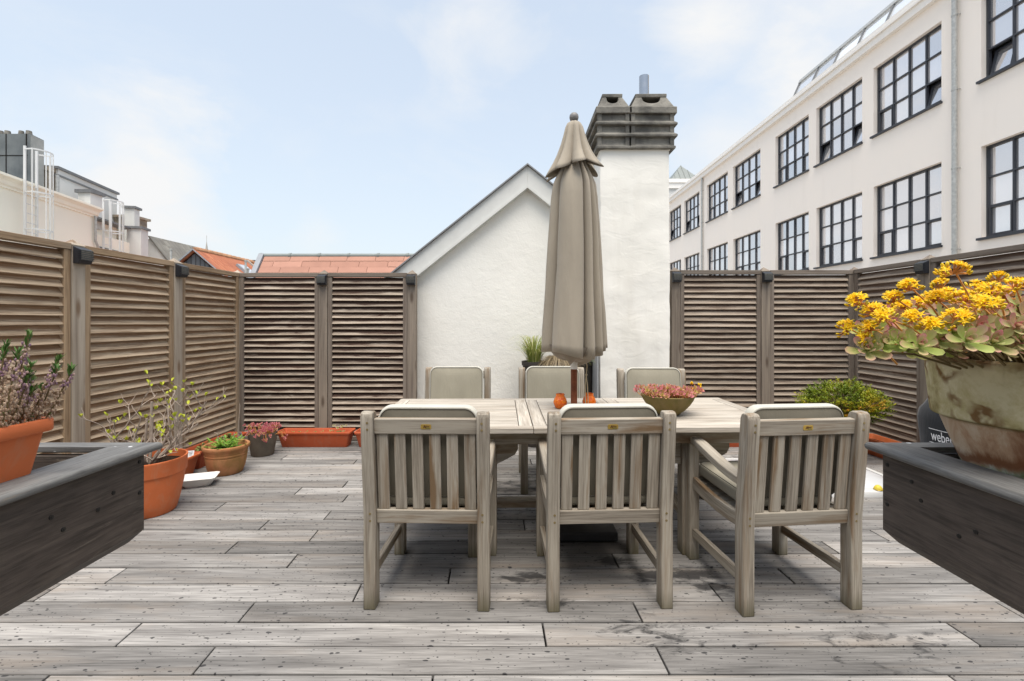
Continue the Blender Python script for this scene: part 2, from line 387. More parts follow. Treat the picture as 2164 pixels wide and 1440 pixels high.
def glass(name, tint, refl, rough=.015, wob=.02):
    n=NT(name); t=n.t; N=n.N; out=N['Material Output']
    d=N.new('ShaderNodeBsdfDiffuse'); g=N.new('ShaderNodeBsdfGlossy'); g.inputs['Roughness'].default_value=rough; g.inputs['Color'].default_value=(.97,.97,1,1)
    gc=n.attr('rnd','Fac'); d.inputs['Color'].default_value=tint
    n.L.new(n.hsv(tint,.5,1,n.math('MULTIPLY_ADD',gc,.9,.5)),d.inputs['Color'])
    b=N.new('ShaderNodeBump'); b.inputs['Strength'].default_value=wob; b.inputs['Distance'].default_value=.05; n.L.new(n.noise(n.obj(),1.6,2),b.inputs['Height']); n.L.new(b.outputs[0],g.inputs['Normal'])
    m=N.new('ShaderNodeMixShader'); m.inputs[0].default_value=refl; n.L.new(d.outputs[0],m.inputs[1]); n.L.new(g.outputs[0],m.inputs[2]); n.L.new(m.outputs[0],out.inputs['Surface']); return n.m
M['pane']=glass('window_glass',(.60,.575,.565,1),.58)
M['pane_dark']=glass('window_glass_dark',(.10,.10,.11,1),.35)
M['skypane']=glass('skylight_glass',(.78,.80,.82,1),.5,.08)
M['roomdark']=plain('room_interior',(.30,.29,.275,1),.9,.1,.2)
# fabrics
def fabric(name,c,wr=.35,sc_=5):
    n=NT(name,.85,.2); p=n.obj()
    a=n.noise(n.map(p,(1,1,.35)),sc_,5,.6,.4); w=n.noise(p,420,2,.5); st=n.noise(n.map(p,(2.2,2.2,.5)),3,4,.6)
    n.col(n.hsv(c,.5,1,n.math('MULTIPLY_ADD',n.math('SUBTRACT',st,.5),.35,1)))
    n.bump(n.math('MULTIPLY_ADD',w,.03,a),wr,.02); n.b.inputs['Sheen Weight'].default_value=.15; return n.m
M['cushion']=fabric('cushion_canvas',(.325,.30,.235,1),.35,7)
M['cushion_back_shade']=fabric('cushion_canvas_shaded',(.185,.167,.128,1),.35,7)  # darker back face: shade between the chair slats is put into the colour
M['cushion_band']=fabric('cushion_band',(.50,.485,.425,1),.2,7)
M['piping']=plain('dark_piping',(.13,.12,.10,1),.8,.2)
M['canopy']=fabric('parasol_canvas',(.335,.292,.232,1),.42,7)
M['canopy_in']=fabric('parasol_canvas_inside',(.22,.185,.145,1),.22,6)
M['polewood']=wood('varnished_pole',(.20,.062,.028,1),(.12,.035,.016,1),val=.05,rough=.35)
M['polewhite']=plain('white_pole',(.72,.71,.68,1),.4,.4,.03)
M['cord']=plain('cord',(.42,.34,.22,1),.9,.1)
M['finial']=plain('finial_wood',(.20,.19,.185,1),.5,.4,.15,0,30)
M['brass']=plain('brass_plate',(.62,.42,.10,1),.35,.5,.12,.7,60)
M['maroon']=plain('maroon_ink',(.06,.012,.02,1),.6,.3)
M['greenink']=plain('green_ink',(.06,.10,.05,1),.6,.3)
# planters, pots
def planterwood(name,l,d,spots):
    n=NT(name,.6,.3); gc=n.attr('gc'); p=n.geo()
    g1=n.noise(n.map(gc,(3.2,46,46)),1,8,.68,.5); g2=n.noise(n.map(gc,(14,190,190)),1,3,.6); a=n.noise(p,5,6,.65,.4)
    g=n.math('MULTIPLY_ADD',g2,.4,n.math('MULTIPLY_ADD',a,.35,n.math('MULTIPLY',g1,.42)))
    c=n.ramp(g,[(.48,d),(.60,l),(.72,(l[0]*1.35,l[1]*1.35,l[2]*1.33,1))])
    w=n.noise(n.map(gc,(9,60,60)),1,5,.65,.4); w2=n.noise(p,2.6,3,.5); c=n.mix(n.math('MULTIPLY',n.ramp(w,[(.60,0),(.68,.75)]),n.ramp(w2,[(.5,0),(.6,1)])),c,(.23,.195,.155,1))
    if not spots:
        zz=n.math('MULTIPLY',n.math('SUBTRACT',.80,n.sep(p)[2]),9,clamp=True); c=n.mix(n.math('MULTIPLY',zz,n.ramp(w,[(.53,0),(.60,.55)])),c,(.23,.19,.145,1))
    if spots:
        v=n.N.new('ShaderNodeTexVoronoi'); n.L.new(p,v.inputs['Vector']); v.inputs['Scale'].default_value=26
        ch=n.sep(v.outputs['Color']); lim=n.math('MULTIPLY',ch[0],n.math('GREATER_THAN',ch[1],.86)); f=n.math('MULTIPLY',n.math('SUBTRACT',n.math('MULTIPLY',lim,.20),v.outputs['Distance']),25,clamp=True)
        c=n.mix(f,c,(.62,.63,.64,1))
    n.col(c); n.bump(g,.5,.003); n.rough(n.math('MULTIPLY_ADD',a,.4,.38)); return n.m
M['planter']=planterwood('dark_stained_wood',(.080,.064,.054,1),(.044,.035,.030,1),False)
M['rim']=planterwood('worn_rim_wood',(.165,.163,.158,1),(.095,.093,.090,1),True)
M['screw']=plain('screw_head',(.015,.014,.013,1),.5,.4)
def dusty(name,c,dust):
    n=NT(name,.6,.3); p=n.obj(); a=n.noise(p,5,6,.65); b=n.noise(n.map(p,(1,1,.4)),19,5,.65,.4)
    k=n.hsv(c,.5,1,n.math('MULTIPLY_ADD',n.math('SUBTRACT',a,.5),.45,1)); k=n.mix(n.ramp(b,[(.52,0),(.75,.45)]),k,dust)
    n.col(k); n.rough(n.math('MULTIPLY_ADD',b,.4,.4)); return n.m
M['orange']=dusty('terracotta_plastic',(.60,.155,.052,1),(.50,.27,.16,1))
M['orange_dk']=dusty('red_terracotta_plastic',(.47,.095,.035,1),(.38,.19,.12,1))
def clay(name, base, pale, moss, moss_amt, rust=None):
    n=NT(name,.85,.2); p=n.obj(); z=n.sep(p)[2]
    a=n.noise(p,7,6,.62,.3); b=n.noise(n.map(p,(1,1,.35)),11,6,.6,.5); m=n.noise(p,16,6,.65)
    c=n.mix(n.ramp(a,[(.4,0),(.66,.85)]),base,pale)
    c=n.mix(n.math('MULTIPLY',n.ramp(b,[(.45,0),(.7,1)]),moss_amt),c,moss)
    if rust is not None:
        r=n.voro(n.map(p,(1,1,1.4)),13,'DISTANCE_TO_EDGE'); q=n.math('MULTIPLY',n.ramp(n.math('MULTIPLY_ADD',n.math('SUBTRACT',m,.5),.3,r),[(.02,1),(.07,0)]),n.ramp(n.noise(p,5,3),[(.5,0),(.6,.9)]))
        c=n.mix(q,c,rust)
    n.col(c); n.bump(n.math('ADD',m,n.math('MULTIPLY',b,.5)),.25,.008); return n.m
M['clay']=clay('mossy_clay',(.40,.165,.072,1),(.44,.215,.105,1),(.20,.13,.04,1),.75)
M['greypot']=plain('grey_brown_pot',(.155,.13,.10,1),.8,.2,.2,0,14,.15)
M['bowl']=clay('olive_glaze',(.17,.135,.045,1),(.235,.165,.085,1),(.10,.095,.02,1),.8)
def bigclay():
    n=NT('weathered_clay',.85,.2); p=n.obj(); z=n.sep(p)[2]
    a=n.noise(n.map(p,(1,1,.42)),9,7,.66,.7); b=n.noise(p,24,7,.68,.3); w=n.noise(p,5,5,.6,.4)
    body=n.ramp(a,[(.36,(.27,.14,.08,1)),(.46,(.44,.29,.185,1)),(.55,(.56,.44,.32,1)),(.68,(.64,.56,.45,1))])
    rim=n.ramp(n.math('MULTIPLY_ADD',b,.45,n.math('MULTIPLY',w,.6)),[(.40,(.25,.205,.085,1)),(.49,(.44,.385,.205,1)),(.60,(.60,.55,.37,1))])
    k=n.math('GREATER_THAN',z,.1845); c=n.mix(k,body,rim)
    # rusty squiggles left by roots and water on the rim
    q=n.map(p,(1,1,1.1)); qd=n.N.new('ShaderNodeVectorMath'); qd.operation='MULTIPLY_ADD'; n.L.new(n.noise(q,17,3,.5,out='Color'),qd.inputs[0]); qd.inputs[1].default_value=(.07,.07,.07); n.L.new(q,qd.inputs[2])
    v=n.voro(qd.outputs[0],15,'DISTANCE_TO_EDGE'); m=n.ramp(n.noise(p,6.5,3,.5),[(.47,0),(.53,1)])
    f=n.math('MULTIPLY',n.ramp(v,[(.05,1),(.13,0)]),n.math('MULTIPLY',m,k)); c=n.mix(n.math('MULTIPLY',f,.9),c,(.15,.070,.020,1))
    lip=n.math('MULTIPLY',n.math('SUBTRACT',z,.298),60,clamp=True); c=n.mix(n.math('MULTIPLY',lip,n.ramp(b,[(.4,.3),(.55,.9)])),c,(.20,.11,.05,1))
    und=n.math('MULTIPLY',n.math('SUBTRACT',1,n.math('DIVIDE',n.math('ABSOLUTE',n.math('SUBTRACT',z,.184)),.007)),.8,clamp=True); c=n.mix(und,c,(.13,.11,.035,1))
    zz=n.math('ADD',z,n.math('MULTIPLY',n.math('SUBTRACT',a,.5),.09))
    tl=n.math('MULTIPLY',n.math('SUBTRACT',1.0,n.math('DIVIDE',n.math('ABSOLUTE',n.math('SUBTRACT',zz,.098)),.020)),1.3,clamp=True)
    c=n.mix(n.math('MULTIPLY',tl,.9),c,(.19,.075,.032,1))
    lo=n.math('DIVIDE',n.math('SUBTRACT',.088,zz),.010,clamp=True)
    c=n.mix(lo,c,n.mix(n.ramp(b,[(.42,0),(.58,1)]),(.20,.225,.11,1),(.50,.50,.42,1)))
    n.col(c); n.bump(n.math('MULTIPLY_ADD',b,.6,a),.35,.008); return n.m
M['bigclay']=bigclay()
M['darkpot']=plain('dark_grey_plastic',(.060,.052,.045,1),.6,.3,.1)
def soilm():
    n=NT('potting_soil',.95,.1); p=n.obj(); a=n.noise(p,55,6,.7); n.col(n.ramp(a,[(.35,(.012,.008,.006,1)),(.6,(.05,.033,.022,1)),(.72,(.16,.11,.07,1))])); n.bump(a,1,.02); return n.m
M['soil']=soilm()
M['dish']=plain('white_plastic',(.78,.77,.74,1),.35,.5,.03)
M['dome']=plain('opal_acrylic',(.62,.63,.645,1),.22,.5,.05,0,3)
M['domeframe']=plain('white_pvc',(.64,.64,.63,1),.4,.4,.04)
M['yellow']=plain('yellow_plastic',(.70,.55,.06,1),.5,.4,.08)
M['lamp']=plain('black_plastic',(.022,.024,.030,1),.4,.45,.1)
M['lamp_glow']=plain('smoked_lens',(.16,.15,.12,1),.2,.5,.3,0,90)
M['cover']=fabric('grill_cover_cloth',(.012,.0145,.019,1),.5,5)
M['white_ink']=plain('white_print',(.75,.76,.78,1),.6,.3)
M['rubber']=plain('dark_granite_base',(.05,.053,.058,1),.55,.4,.15)
def orangeglass():
    n=NT('orange_glass',.12,.5); p=n.obj(); a=n.noise(p,70,3,.5,.8)
    n.col(n.ramp(a,[(.35,(.80,.115,.006,1)),(.65,(.98,.27,.012,1))])); n.b.inputs['Transmission Weight'].default_value=.2; n.bump(a,.8,.006)
    n.b.inputs['Subsurface Weight'].default_value=.25; n.b.inputs['Subsurface Radius'].default_value=(.03,.01,.005); return n.m
M['orangeglass']=orangeglass()
# roofs
def pantile(name,c1,c2,su,sv):
    n=NT(name,.85,.2); gc=n.attr('gc'); x,y,z=n.sep(gc)
    fu=n.math('FRACT',n.math('MULTIPLY',x,su)); fv=n.math('FRACT',n.math('MULTIPLY',y,sv))
    w=n.noise(n.comb(n.math('FLOOR',n.math('MULTIPLY',x,su)),n.math('FLOOR',n.math('MULTIPLY',y,sv)),0),3.7,2)
    c=n.mix(n.ramp(w,[(.35,0),(.65,1)]),c1,c2); c=n.mix(n.ramp(n.noise(gc,.9,5),[(.45,0),(.75,.4)]),c,(c2[0]*.5,c2[1]*.55,c2[2]*.7,1))
    h=n.math('ADD',n.math('ABSOLUTE',n.math('SUBTRACT',fu,.5)),n.math('MULTIPLY',fv,.8)); n.col(c); n.bump(h,.9,.06); return n.m
M['pantile']=pantile('clay_pantiles',(.48,.185,.10,1),(.37,.13,.075,1),5,3.2)
M['pantile2']=pantile('old_orange_pantiles',(.56,.25,.11,1),(.46,.19,.085,1),5,3.2)
M['greytile']=pantile('grey_pantiles',(.26,.25,.22,1),(.18,.17,.15,1),4,3)
M['ridge']=plain('ridge_tiles',(.43,.24,.14,1),.85,.2,.3,0,4)
def flattile():
    n=NT('flat_clay_tiles',.8,.25); rd=n.attr('rnd','Fac'); gc=n.attr('gc')
    c=n.mix(rd,(.36,.19,.14,1),(.42,.225,.168,1)); n.col(n.hsv(c,.5,1,n.math('MULTIPLY_ADD',n.noise(gc,3,5),.4,.8))); return n.m
M['flattile']=flattile()
def slate():
    n=NT('slate_cladding',.6,.3); gc=n.attr('gc'); bt=n.N.new('ShaderNodeTexBrick'); n.L.new(n.map(gc,(1,1,1),rot=(0,0,R(45))),bt.inputs['Vector'])
    bt.inputs['Scale'].default_value=2.2; bt.inputs['Color1'].default_value=(.075,.078,.088,1); bt.inputs['Color2'].default_value=(.10,.105,.118,1); bt.inputs['Mortar'].default_value=(.035,.036,.04,1); bt.inputs['Mortar Size'].default_value=.02
    n.col(bt.outputs['Color']); return n.m
M['slate']=slate()
M['flash']=plain('pale_lead_flashing',(.27,.285,.31,1),.5,.4,.08)
M['greenzinc']=plain('patinated_zinc',(.20,.22,.21,1),.55,.4,.12)
M['stone']=plain('far_stone',(.36,.34,.31,1),.9,.1,.1)
M['ground']=plain('ground_cover',(.36,.34,.31,1),.9,.1,.3,0,.3)
# plants
def leafm(name, stops, var=.3, rough=.5, trans=.25, tip=None):
    n=NT(name,rough,.35); rd=n.attr('rnd','Fac'); gc=n.sep(n.attr('gc'))
    c=n.ramp(rd,stops)
    if tip is not None:
        f=n.math('ADD',n.math('POWER',gc[0],2.2),n.math('MULTIPLY',n.math('ABSOLUTE',gc[1]),.25)); f=n.math('MULTIPLY',f,n.math('MULTIPLY_ADD',n.math('FRACT',n.math('MULTIPLY',rd,17.3)),.9,.15),clamp=True)
        c=n.mix(f,c,tip)
    n.col(c); n.b.inputs['Subsurface Weight'].default_value=0
    tr=n.N.new('ShaderNodeBsdfTranslucent'); n.set(tr.inputs['Color'],c); mx=n.N.new('ShaderNodeMixShader'); mx.inputs[0].default_value=trans
    n.L.new(n.b.outputs[0],mx.inputs[1]); n.L.new(tr.outputs[0],mx.inputs[2]); n.L.new(mx.outputs[0],n.N['Material Output'].inputs['Surface']); return n.m
M['sedum']=leafm('sedum_leaf',[(0,(.42,.56,.13,1)),(.4,(.46,.56,.21,1)),(.65,(.64,.52,.30,1)),(.85,(.70,.36,.32,1)),(1,(.74,.16,.15,1))],tip=(.72,.28,.34,1))
M['sedum_small']=leafm('pink_sedum_leaf',[(0,(.58,.54,.13,1)),(.22,(.58,.40,.15,1)),(.5,(.58,.20,.20,1)),(1,(.45,.11,.15,1))],tip=(.56,.18,.22,1))
M['petal']=leafm('yellow_petal',[(0,(.95,.60,.006,1)),(1,(.99,.74,.016,1))],trans=.3)
M['bud']=leafm('yellow_bud',[(0,(.80,.50,.02,1)),(.6,(.92,.66,.02,1)),(1,(.70,.62,.10,1))],trans=.1)
M['pinkstem']=plain('pink_flower_stem',(.68,.33,.10,1),.6,.3,.2)
M['stem']=plain('brown_stem',(.19,.145,.07,1),.8,.2,.3)
M['twig']=plain('grey_twig',(.36,.295,.245,1),.8,.2,.3,0,40)
M['lime']=leafm('lime_leaf',[(0,(.44,.50,.04,1)),(1,(.58,.60,.06,1))])
M['fern']=leafm('bright_green_leaf',[(0,(.12,.28,.03,1)),(1,(.28,.45,.07,1))])
M['hedge']=leafm('golden_green_leaf',[(0,(.13,.19,.012,1)),(.5,(.28,.32,.015,1)),(.8,(.42,.33,.016,1)),(1,(.46,.20,.02,1))])
M['grass']=leafm('grass_blade',[(0,(.14,.21,.04,1)),(.5,(.34,.39,.09,1)),(1,(.55,.50,.22,1))])
M['drygrass']=leafm('dry_grass_blade',[(0,(.27,.205,.12,1)),(1,(.43,.345,.22,1))])
M['floret']=leafm('dry_heather_bell',[(0,(.33,.215,.14,1)),(.6,(.56,.42,.31,1)),(.8,(.36,.22,.26,1)),(1,(.25,.15,.22,1))],trans=.1)
M['heathgreen']=leafm('heather_tip',[(0,(.045,.115,.02,1)),(1,(.12,.22,.05,1))])
M['seedling']=leafm('seedling_leaf',[(0,(.13,.20,.05,1)),(1,(.30,.33,.10,1))])
M['tagwhite']=plain('plant_label_plastic',(.66,.67,.68,1),.4,.4,.06)
M['tagink']=plain('label_ink',(.10,.10,.11,1),.6,.3)

# ================================================================== SETTING
def setting(o): return tag(o,kind='structure')
b=MB(); b.add([(-600,-600,-9),(600,-600,-9),(600,900,-9),(-600,900,-9)],[(0,1,2,3)]); setting(b.build('ground',M['ground']))
# ---- deck: boards run left to right, butt joints cut a little off square
b=MB(); PITCH=.1455; GAP=.0080; Y0=1.678-PITCH*20; XL,XR=-3.06,3.80
joints={19:[910],20:[432,1400],21:[273,1150,2035],22:[522,1347],23:[755,1512],24:[245,950,1660],25:[618,1300],26:[490,1754],27:[663,1858],28:[1108],29:[692,1560],30:[466,1190],31:[730],32:[630,1020],33:[1240,1800]}
row=0
while Y0+PITCH*row < 4.98:
    ya=Y0+PITCH*row+GAP/2; yb=ya+PITCH-GAP; ym=(ya+yb)/2
    if row in joints: xs=[PX(px,ym) for px in joints[row]]
    else: xs=[]
    cuts=[XL]
    for x in sorted(xs): cuts.append(x)
    x=(cuts[-1] if xs else XL+rng.uniform(.6,2.2))
    if not xs: cuts.append(x)
    while x<XR-2.2: x+=rng.uniform(1.5,2.1); cuts.append(x)
    if xs and xs[0]-XL>2.2: cuts.insert(1,(XL+xs[0])/2-rng.uniform(0,.4))
    cuts.append(XR)
    for i in range(len(cuts)-1):
        k=-.048; g=GAP*.5; xa=cuts[i]+g; xb=cuts[i+1]-g
        s0=0 if i==0 else k; s1=0 if i==len(cuts)-2 else k
        z=rng.uniform(-.0012,.0012); dz=rng.uniform(-.0008,.0008); r=rng.random(); o=(rng.uniform(-60,60),rng.uniform(-60,60))
        vs=[];gc=[]
        for zz in (z-.024,z):
            for (x,y) in ((xa+s0*(ya-ym),ya),(xb+s1*(ya-ym),ya),(xb+s1*(yb-ym),yb),(xa+s0*(yb-ym),yb)):
                vs.append((x,y,zz+(dz if y==ya else -dz))); gc.append((x+o[0],y+o[1],zz))
        b.add(vs,[(3,2,1,0),(4,5,6,7),(0,1,5,4),(1,2,6,5),(2,3,7,6),(3,0,4,7)],gc,r)
    row+=1
setting(b.build('deck',M['deck'],bevel=.0022,seg=1))
b=MB(); b.box(XL,XR,-1.3,5.0,-.30,-.045); setting(b.build('deck_base',M['void']))
b=MB(); b.box(-3.3,4.0,-1.5,5.06,-9,-.301); bt=tag(b.build('terrace_building',M['oldwall']),'rendered lower storey carrying the roof terrace','building')

# ---- louvred fences
FT=1.83
def slat_mb(mb,u0,u1,org,ud,nd,z0,z1,pitch=.0625):
    """louvres from u0 to u1 along ud; nd points into the terrace"""
    z=z1-pitch*int((z1-z0)/pitch)
    while z+pitch<=z1+.005:
        tilt=rng.uniform(-.0025,.0025); r=rng.random(); o=rng.uniform(-60,60); hh=pitch+.0012+rng.uniform(-.0012,.0012)
        lo=Vector((-.005,z)); hi=Vector((-.042,z+hh)); d=(hi-lo).normalized(); nn=Vector((-d.y,d.x))*-.008
        vs=[];gc=[];bd=[]
        for u,tt in ((u0,tilt),(u1,-tilt)):
            for (p,w) in ((lo,0),(hi,1),(hi+nn*-1,1),(lo+nn*-1,0)):
                q=org+ud*u+nd*p[0]+Vector((0,0,p[1]+tt)); vs.append(q); gc.append((u+o,p[0]+o,p[1]+o*.3)); bd.append(float(w))
        mb.add(vs,[(0,1,5,4),(1,2,6,5),(2,3,7,6),(3,0,4,7),(3,2,1,0),(4,5,6,7)],gc,r,bd=bd); z+=pitch
def fence(name,label,A,B,stops,inward,H,mats,lamp_posts,post_at,cat='fence'):
    """panels between consecutive stops (metres from A); posts at post_at"""
    A=Vector((A[0],A[1],0)); B=Vector((B[0],B[1],0)); ud=(B-A).normalized(); nd=Vector((inward[0],inward[1],0))
    t=thing(name,label,cat,A); slm,frm,pom=mats
    for (u0,u1,edge) in stops:
        f=MB()
        for u,s in ((u0+.022,0),(u1-.022,0)): f.obox(A+ud*u+nd*-.0295+Vector((0,0,(H-.045+.006)/2)),Vector((0,0,(H-.045-.006)/2)),ud*.022,nd*.0295)
        f.obox(A+ud*(u0+u1)/2+nd*-.028+Vector((0,0,H-.022)),ud*((u1-u0)/2),nd*.034,Vector((0,0,.0215)))
        f.obox(A+ud*(u0+u1)/2+nd*-.030+Vector((0,0,.028)),ud*((u1-u0)/2-.0445),nd*.0285,Vector((0,0,.022)))
        fo=f.build('panel_frame',frm,t,A,bevel=.003)
        s=MB(); slat_mb(s,u0+.0445,u1-.0445,A,ud,nd,.054,H-.051); s.build('louvres',slm,fo,A)
    for u,w in post_at:
        p=MB(); c=A+ud*u+nd*-.037
        p.obox(c+Vector((0,0,(H-.01)/2)),Vector((0,0,(H-.01)/2)),ud*w/2,nd*.045)
        po=p.build('post',pom,t,A,bevel=.003)
        q=MB(); z=H-.0095; h=w/2+.002
        q.add([c-ud*h-nd*.047+Vector((0,0,z)),c+ud*h-nd*.047+Vector((0,0,z)),c+ud*h+nd*.047+Vector((0,0,z)),c-ud*h+nd*.047+Vector((0,0,z)),c+Vector((0,0,z+.045))],[(0,1,4),(1,2,4),(2,3,4),(3,0,4),(3,2,1,0)])
        q.build('post_cap',pom,po,A)
    return t
WARM=(M['slat_warm'],M['frame_warm'],M['post']); DARK=(M['slat_dark'],M['frame_grey'],M['post_dark']); GREY=(M['slat_grey'],M['frame_grey'],M['post_dark'])
FX=-2.985; YB=4.95; RX=3.70
# left run: A at the back corner, walking towards the camera
def run(stops): return stops
lp=[4.05,3.12,2.19,1.26]
st=[(.0,YB-lp[0]-.05,0)]+[(YB-lp[i]+.05,YB-lp[i+1]-.05,0) for i in range(3)]
fence('louvred_fence','tan louvred timber fence along the left side of the deck',(FX,YB),(FX,0),st,(1,0),FT,WARM,None,[(-.036,.068)]+[(YB-y,.092) for y in lp])
bl=[-2.07,-1.108]
fence('louvred_fence','dark streaked louvred fence between left corner and white gable wall',(FX,YB),(0,YB),[(.006,bl[0]-FX-.05,0),(bl[0]-FX+.05,bl[1]-FX-.05,0)],(0,-1),FT,DARK,None,[(x-FX,.092) for x in bl])
br=[1.765,2.742]
fence('louvred_fence','grey brown louvred fence between chimney stack and right corner',(br[0]-.05,YB),(RX,YB),[(.10,br[1]-br[0],0),(br[1]-br[0]+.10,RX-br[0]+.044,0)],(0,-1),FT+.03,GREY,None,[(.05,.092),(br[1]-br[0]+.05,.092)])
rp=[4.085,3.15,2.2]
fence('louvred_fence','grey louvred fence along the right side behind the yellow flowers',(RX,YB),(RX,0),[(.006,YB-rp[0]-.05,0),(YB-rp[0]+.05,YB-rp[1]-.05,0),(YB-rp[1]+.05,YB-rp[2]-.05,0)],(-1,0),FT+.035,GREY,None,[(-.04,.08)]+[(YB-y,.092) for y in rp])
# solar lamps screwed to the posts
def lamp(loc,rz,label):
    t=thing('solar_lamp',label,'lamp',loc,rz,'black solar lamps on the fence posts')      # local: wall at y=0, sticks out along -y
    b=MB(); b.poly([(-.046,0,.0),(-.046,-.042,.0),(-.046,-.054,.026),(-.046,-.056,.094),(-.046,0,.118)],(.092,0,0)); b.build('lamp_housing',M['lamp'],t,bevel=.004)
    c=MB()
    for k in range(6): c.box(-.0485,.0485,-.0605+.0004*k,-.036,.022+.0122*k,.0270+.0122*k)
    c.build('louvre_ribs',M['lamp'],t)
    g=MB(); g.box(-.043,.043,-.0572,-.044,.022,.092); g.build('lens',M['lamp_glow'],t)
    return t
lz=FT-.135
lamp((FX+.008,lp[1],lz),R(90),'black solar lamp on the tan left post nearest the heather')
lamp((FX+.008,lp[0],lz),R(90),'black solar lamp on the second tan post of the left fence')
lamp((bl[0],YB-.008,lz),0,'black solar lamp on post between the two dark back panels')
lamp((bl[1],YB-.008,lz),0,'black solar lamp on post against the white gable wall')
lamp((br[0],YB-.008,lz+.03),0,'black solar lamp on post touching the white chimney stack')
lamp((br[1],YB-.008,lz+.03),0,'black solar lamp on middle post of the right back fence')
lamp((RX-.008,rp[0],lz+.035),R(-90),'black solar lamp on right fence post above the yellow flowers')

# ---- unseen house behind the camera, added to shade the chairs and planters
hs=thing('shade_house','unseen brick house wall with open doors, added behind the viewpoint for shade','house',(0,-1.45,0)); ho=(0,-1.45,0)
b=MB()
for x0,x1,z0,z1 in ((-3.3,-1.5,-9,3.15),(1.7,4.0,-9,3.15),(-1.5,1.7,2.35,3.15),(-1.5,1.7,-9,-.02)): b.box(x0,x1,-1.75,-1.45,z0,z1)
b.build('wall',M['oldwall'],hs,ho)
b=MB(); b.box(-3.4,4.1,-1.85,-1.35,3.152,3.22); b.build('coping',M['lead'],hs,ho)
b=MB(); b.box(-1.5,1.7,-3.5,-3.4,-.02,2.35); b.box(-1.6,-1.5,-3.4,-1.76,-.02,2.35); b.box(1.7,1.8,-3.4,-1.76,-.02,2.35); b.box(-1.6,1.8,-3.5,-1.76,2.36,2.46); b.box(-1.6,1.8,-3.5,-1.46,-.12,-.021); b.build('room_shell',M['roomdark'],hs,ho)
f=MB(); f.box(-1.5,1.7,-1.66,-1.58,2.28,2.349); f.box(-1.5,-1.43,-1.66,-1.58,-.02,2.28); f.box(1.63,1.7,-1.66,-1.58,-.02,2.28); f.build('door_frame',M['dark_frame'],hs,ho)

# ---- white gable house with the chimney in front of it
GY=5.17; RXg=.157; RZ=3.055; SL=.80
gt=thing('gable_house','white plastered gable house wall with pale verge boards behind the table','house',(RXg,GY,0))
def gz(x): return RZ-SL*abs(x-RXg)
b=MB(); xl,xr=-2.75,3.05
b.poly([(xl,GY,-9),(xr,GY,-9),(xr,GY,gz(xr)-.22),(RXg,GY,RZ-.20),(xl,GY,gz(xl)-.22)],(0,4.2,0)); b.build('wall',M['gable'],gt,(RXg,GY,0))
b=MB()
for sx,xe in ((-1,xl-.15),(1,xr+.15)):
    ze=gz(xe)
    b.poly([(RXg,GY-.085,RZ-.012),(xe,GY-.085,ze-.012),(xe,GY-.085,ze-.245),(RXg,GY-.085,RZ-.245)],(0,.083,0))
b.build('verge_board',M['verge'],gt,(RXg,GY,0),bevel=.004)
b=MB()
for sx,xe in ((-1,xl-.15),(1,xr+.15)):
    ze=gz(xe)
    b.poly([(RXg,GY-.10,RZ-.228),(xe,GY-.10,ze-.228),(xe,GY-.10,ze-.262),(RXg,GY-.10,RZ-.262)],(0,.10,0))
b.build('verge_bead',M['verge'],gt,(RXg,GY,0))
b=MB()
for sx,xe in ((-1,xl-.2),(1,xr+.2)):
    ze=gz(xe)
    b.poly([(RXg,GY-.12,RZ+.006),(xe,GY-.12,ze+.006),(xe,GY-.12,ze-.011),(RXg,GY-.12,RZ-.011)],(0,4.4,0))
b.build('roof',M['zinc'],gt,(RXg,GY,0))
# chimney stack with an uneven hand-plastered surface
def rough_box(mb,x0,x1,y0,y1,z0,z1,st=.05,amp=.010,seed=0):
    def face(o,u,v,nu,nv,nrm):
        vs=[]
        for j in range(nv+1):
            for i in range(nu+1):
                p=o+u*(i/nu)+v*(j/nv); a=amp
                d=noise.noise(Vector((p.x*3.1+seed,p.y*3.1,p.z*2.6)))*.7+noise.noise(p*9+Vector((seed,0,0)))*.35+noise.noise(Vector((p.x*2.2,p.y*2.2+seed,p.z*5)))*.4
                cx=(x0+x1)/2; cy=(y0+y1)/2; dv=Vector(((p.x-cx)/(x1-x0)*2,(p.y-cy)/(y1-y0)*2,0)); dv=Vector((dv.x if abs(dv.x)>.999 else 0,dv.y if abs(dv.y)>.999 else 0,0))
                e=sum(1 for q in (dv.x,dv.y) if q)
                vs.append(p+dv*(a*d-(.008 if e==2 else 0)))
        fs=[(j*(nu+1)+i,j*(nu+1)+i+1,(j+1)*(nu+1)+i+1,(j+1)*(nu+1)+i) for j in range(nv) for i in range(nu)]
        mb.add(vs,fs)
    X,Y,Z=Vector((x1-x0,0,0)),Vector((0,y1-y0,0)),Vector((0,0,z1-z0)); nx,ny,nz=max(2,int((x1-x0)/st)),max(2,int((y1-y0)/st)),max(2,int((z1-z0)/st))
    face(Vector((x0,y0,z0)),X,Z,nx,nz,0); face(Vector((x1,y0,z0)),Y,Z,ny,nz,0); face(Vector((x1,y1,z0)),-X,Z,nx,nz,0); face(Vector((x0,y1,z0)),-Y,Z,ny,nz,0)
CF=4.42; cx0,cx1=PX(1268,CF),PX(1417,CF); ctop=PZ(316,CF)
b=MB(); rough_box(b,cx0,cx1,CF,GY+.05,-.25,ctop,.04,.011); b.add([(cx0,CF,ctop-.003),(cx1,CF,ctop-.003),(cx1,GY,ctop-.003),(cx0,GY,ctop-.003)],[(0,1,2,3)])
bmesh_=b.build('chimney',M['stack'],gt,(RXg,GY,0),smooth=50)
b=MB(); b.box(cx0-.022,cx0-.010,CF+.02,GY-.30,-.25,1.17); b.box(cx0-.022,cx0-.010,GY-.297,GY-.002,-.25,1.17); b.build('plinth_panel',M['leadpanel'],bmesh_,(RXg,GY,0))
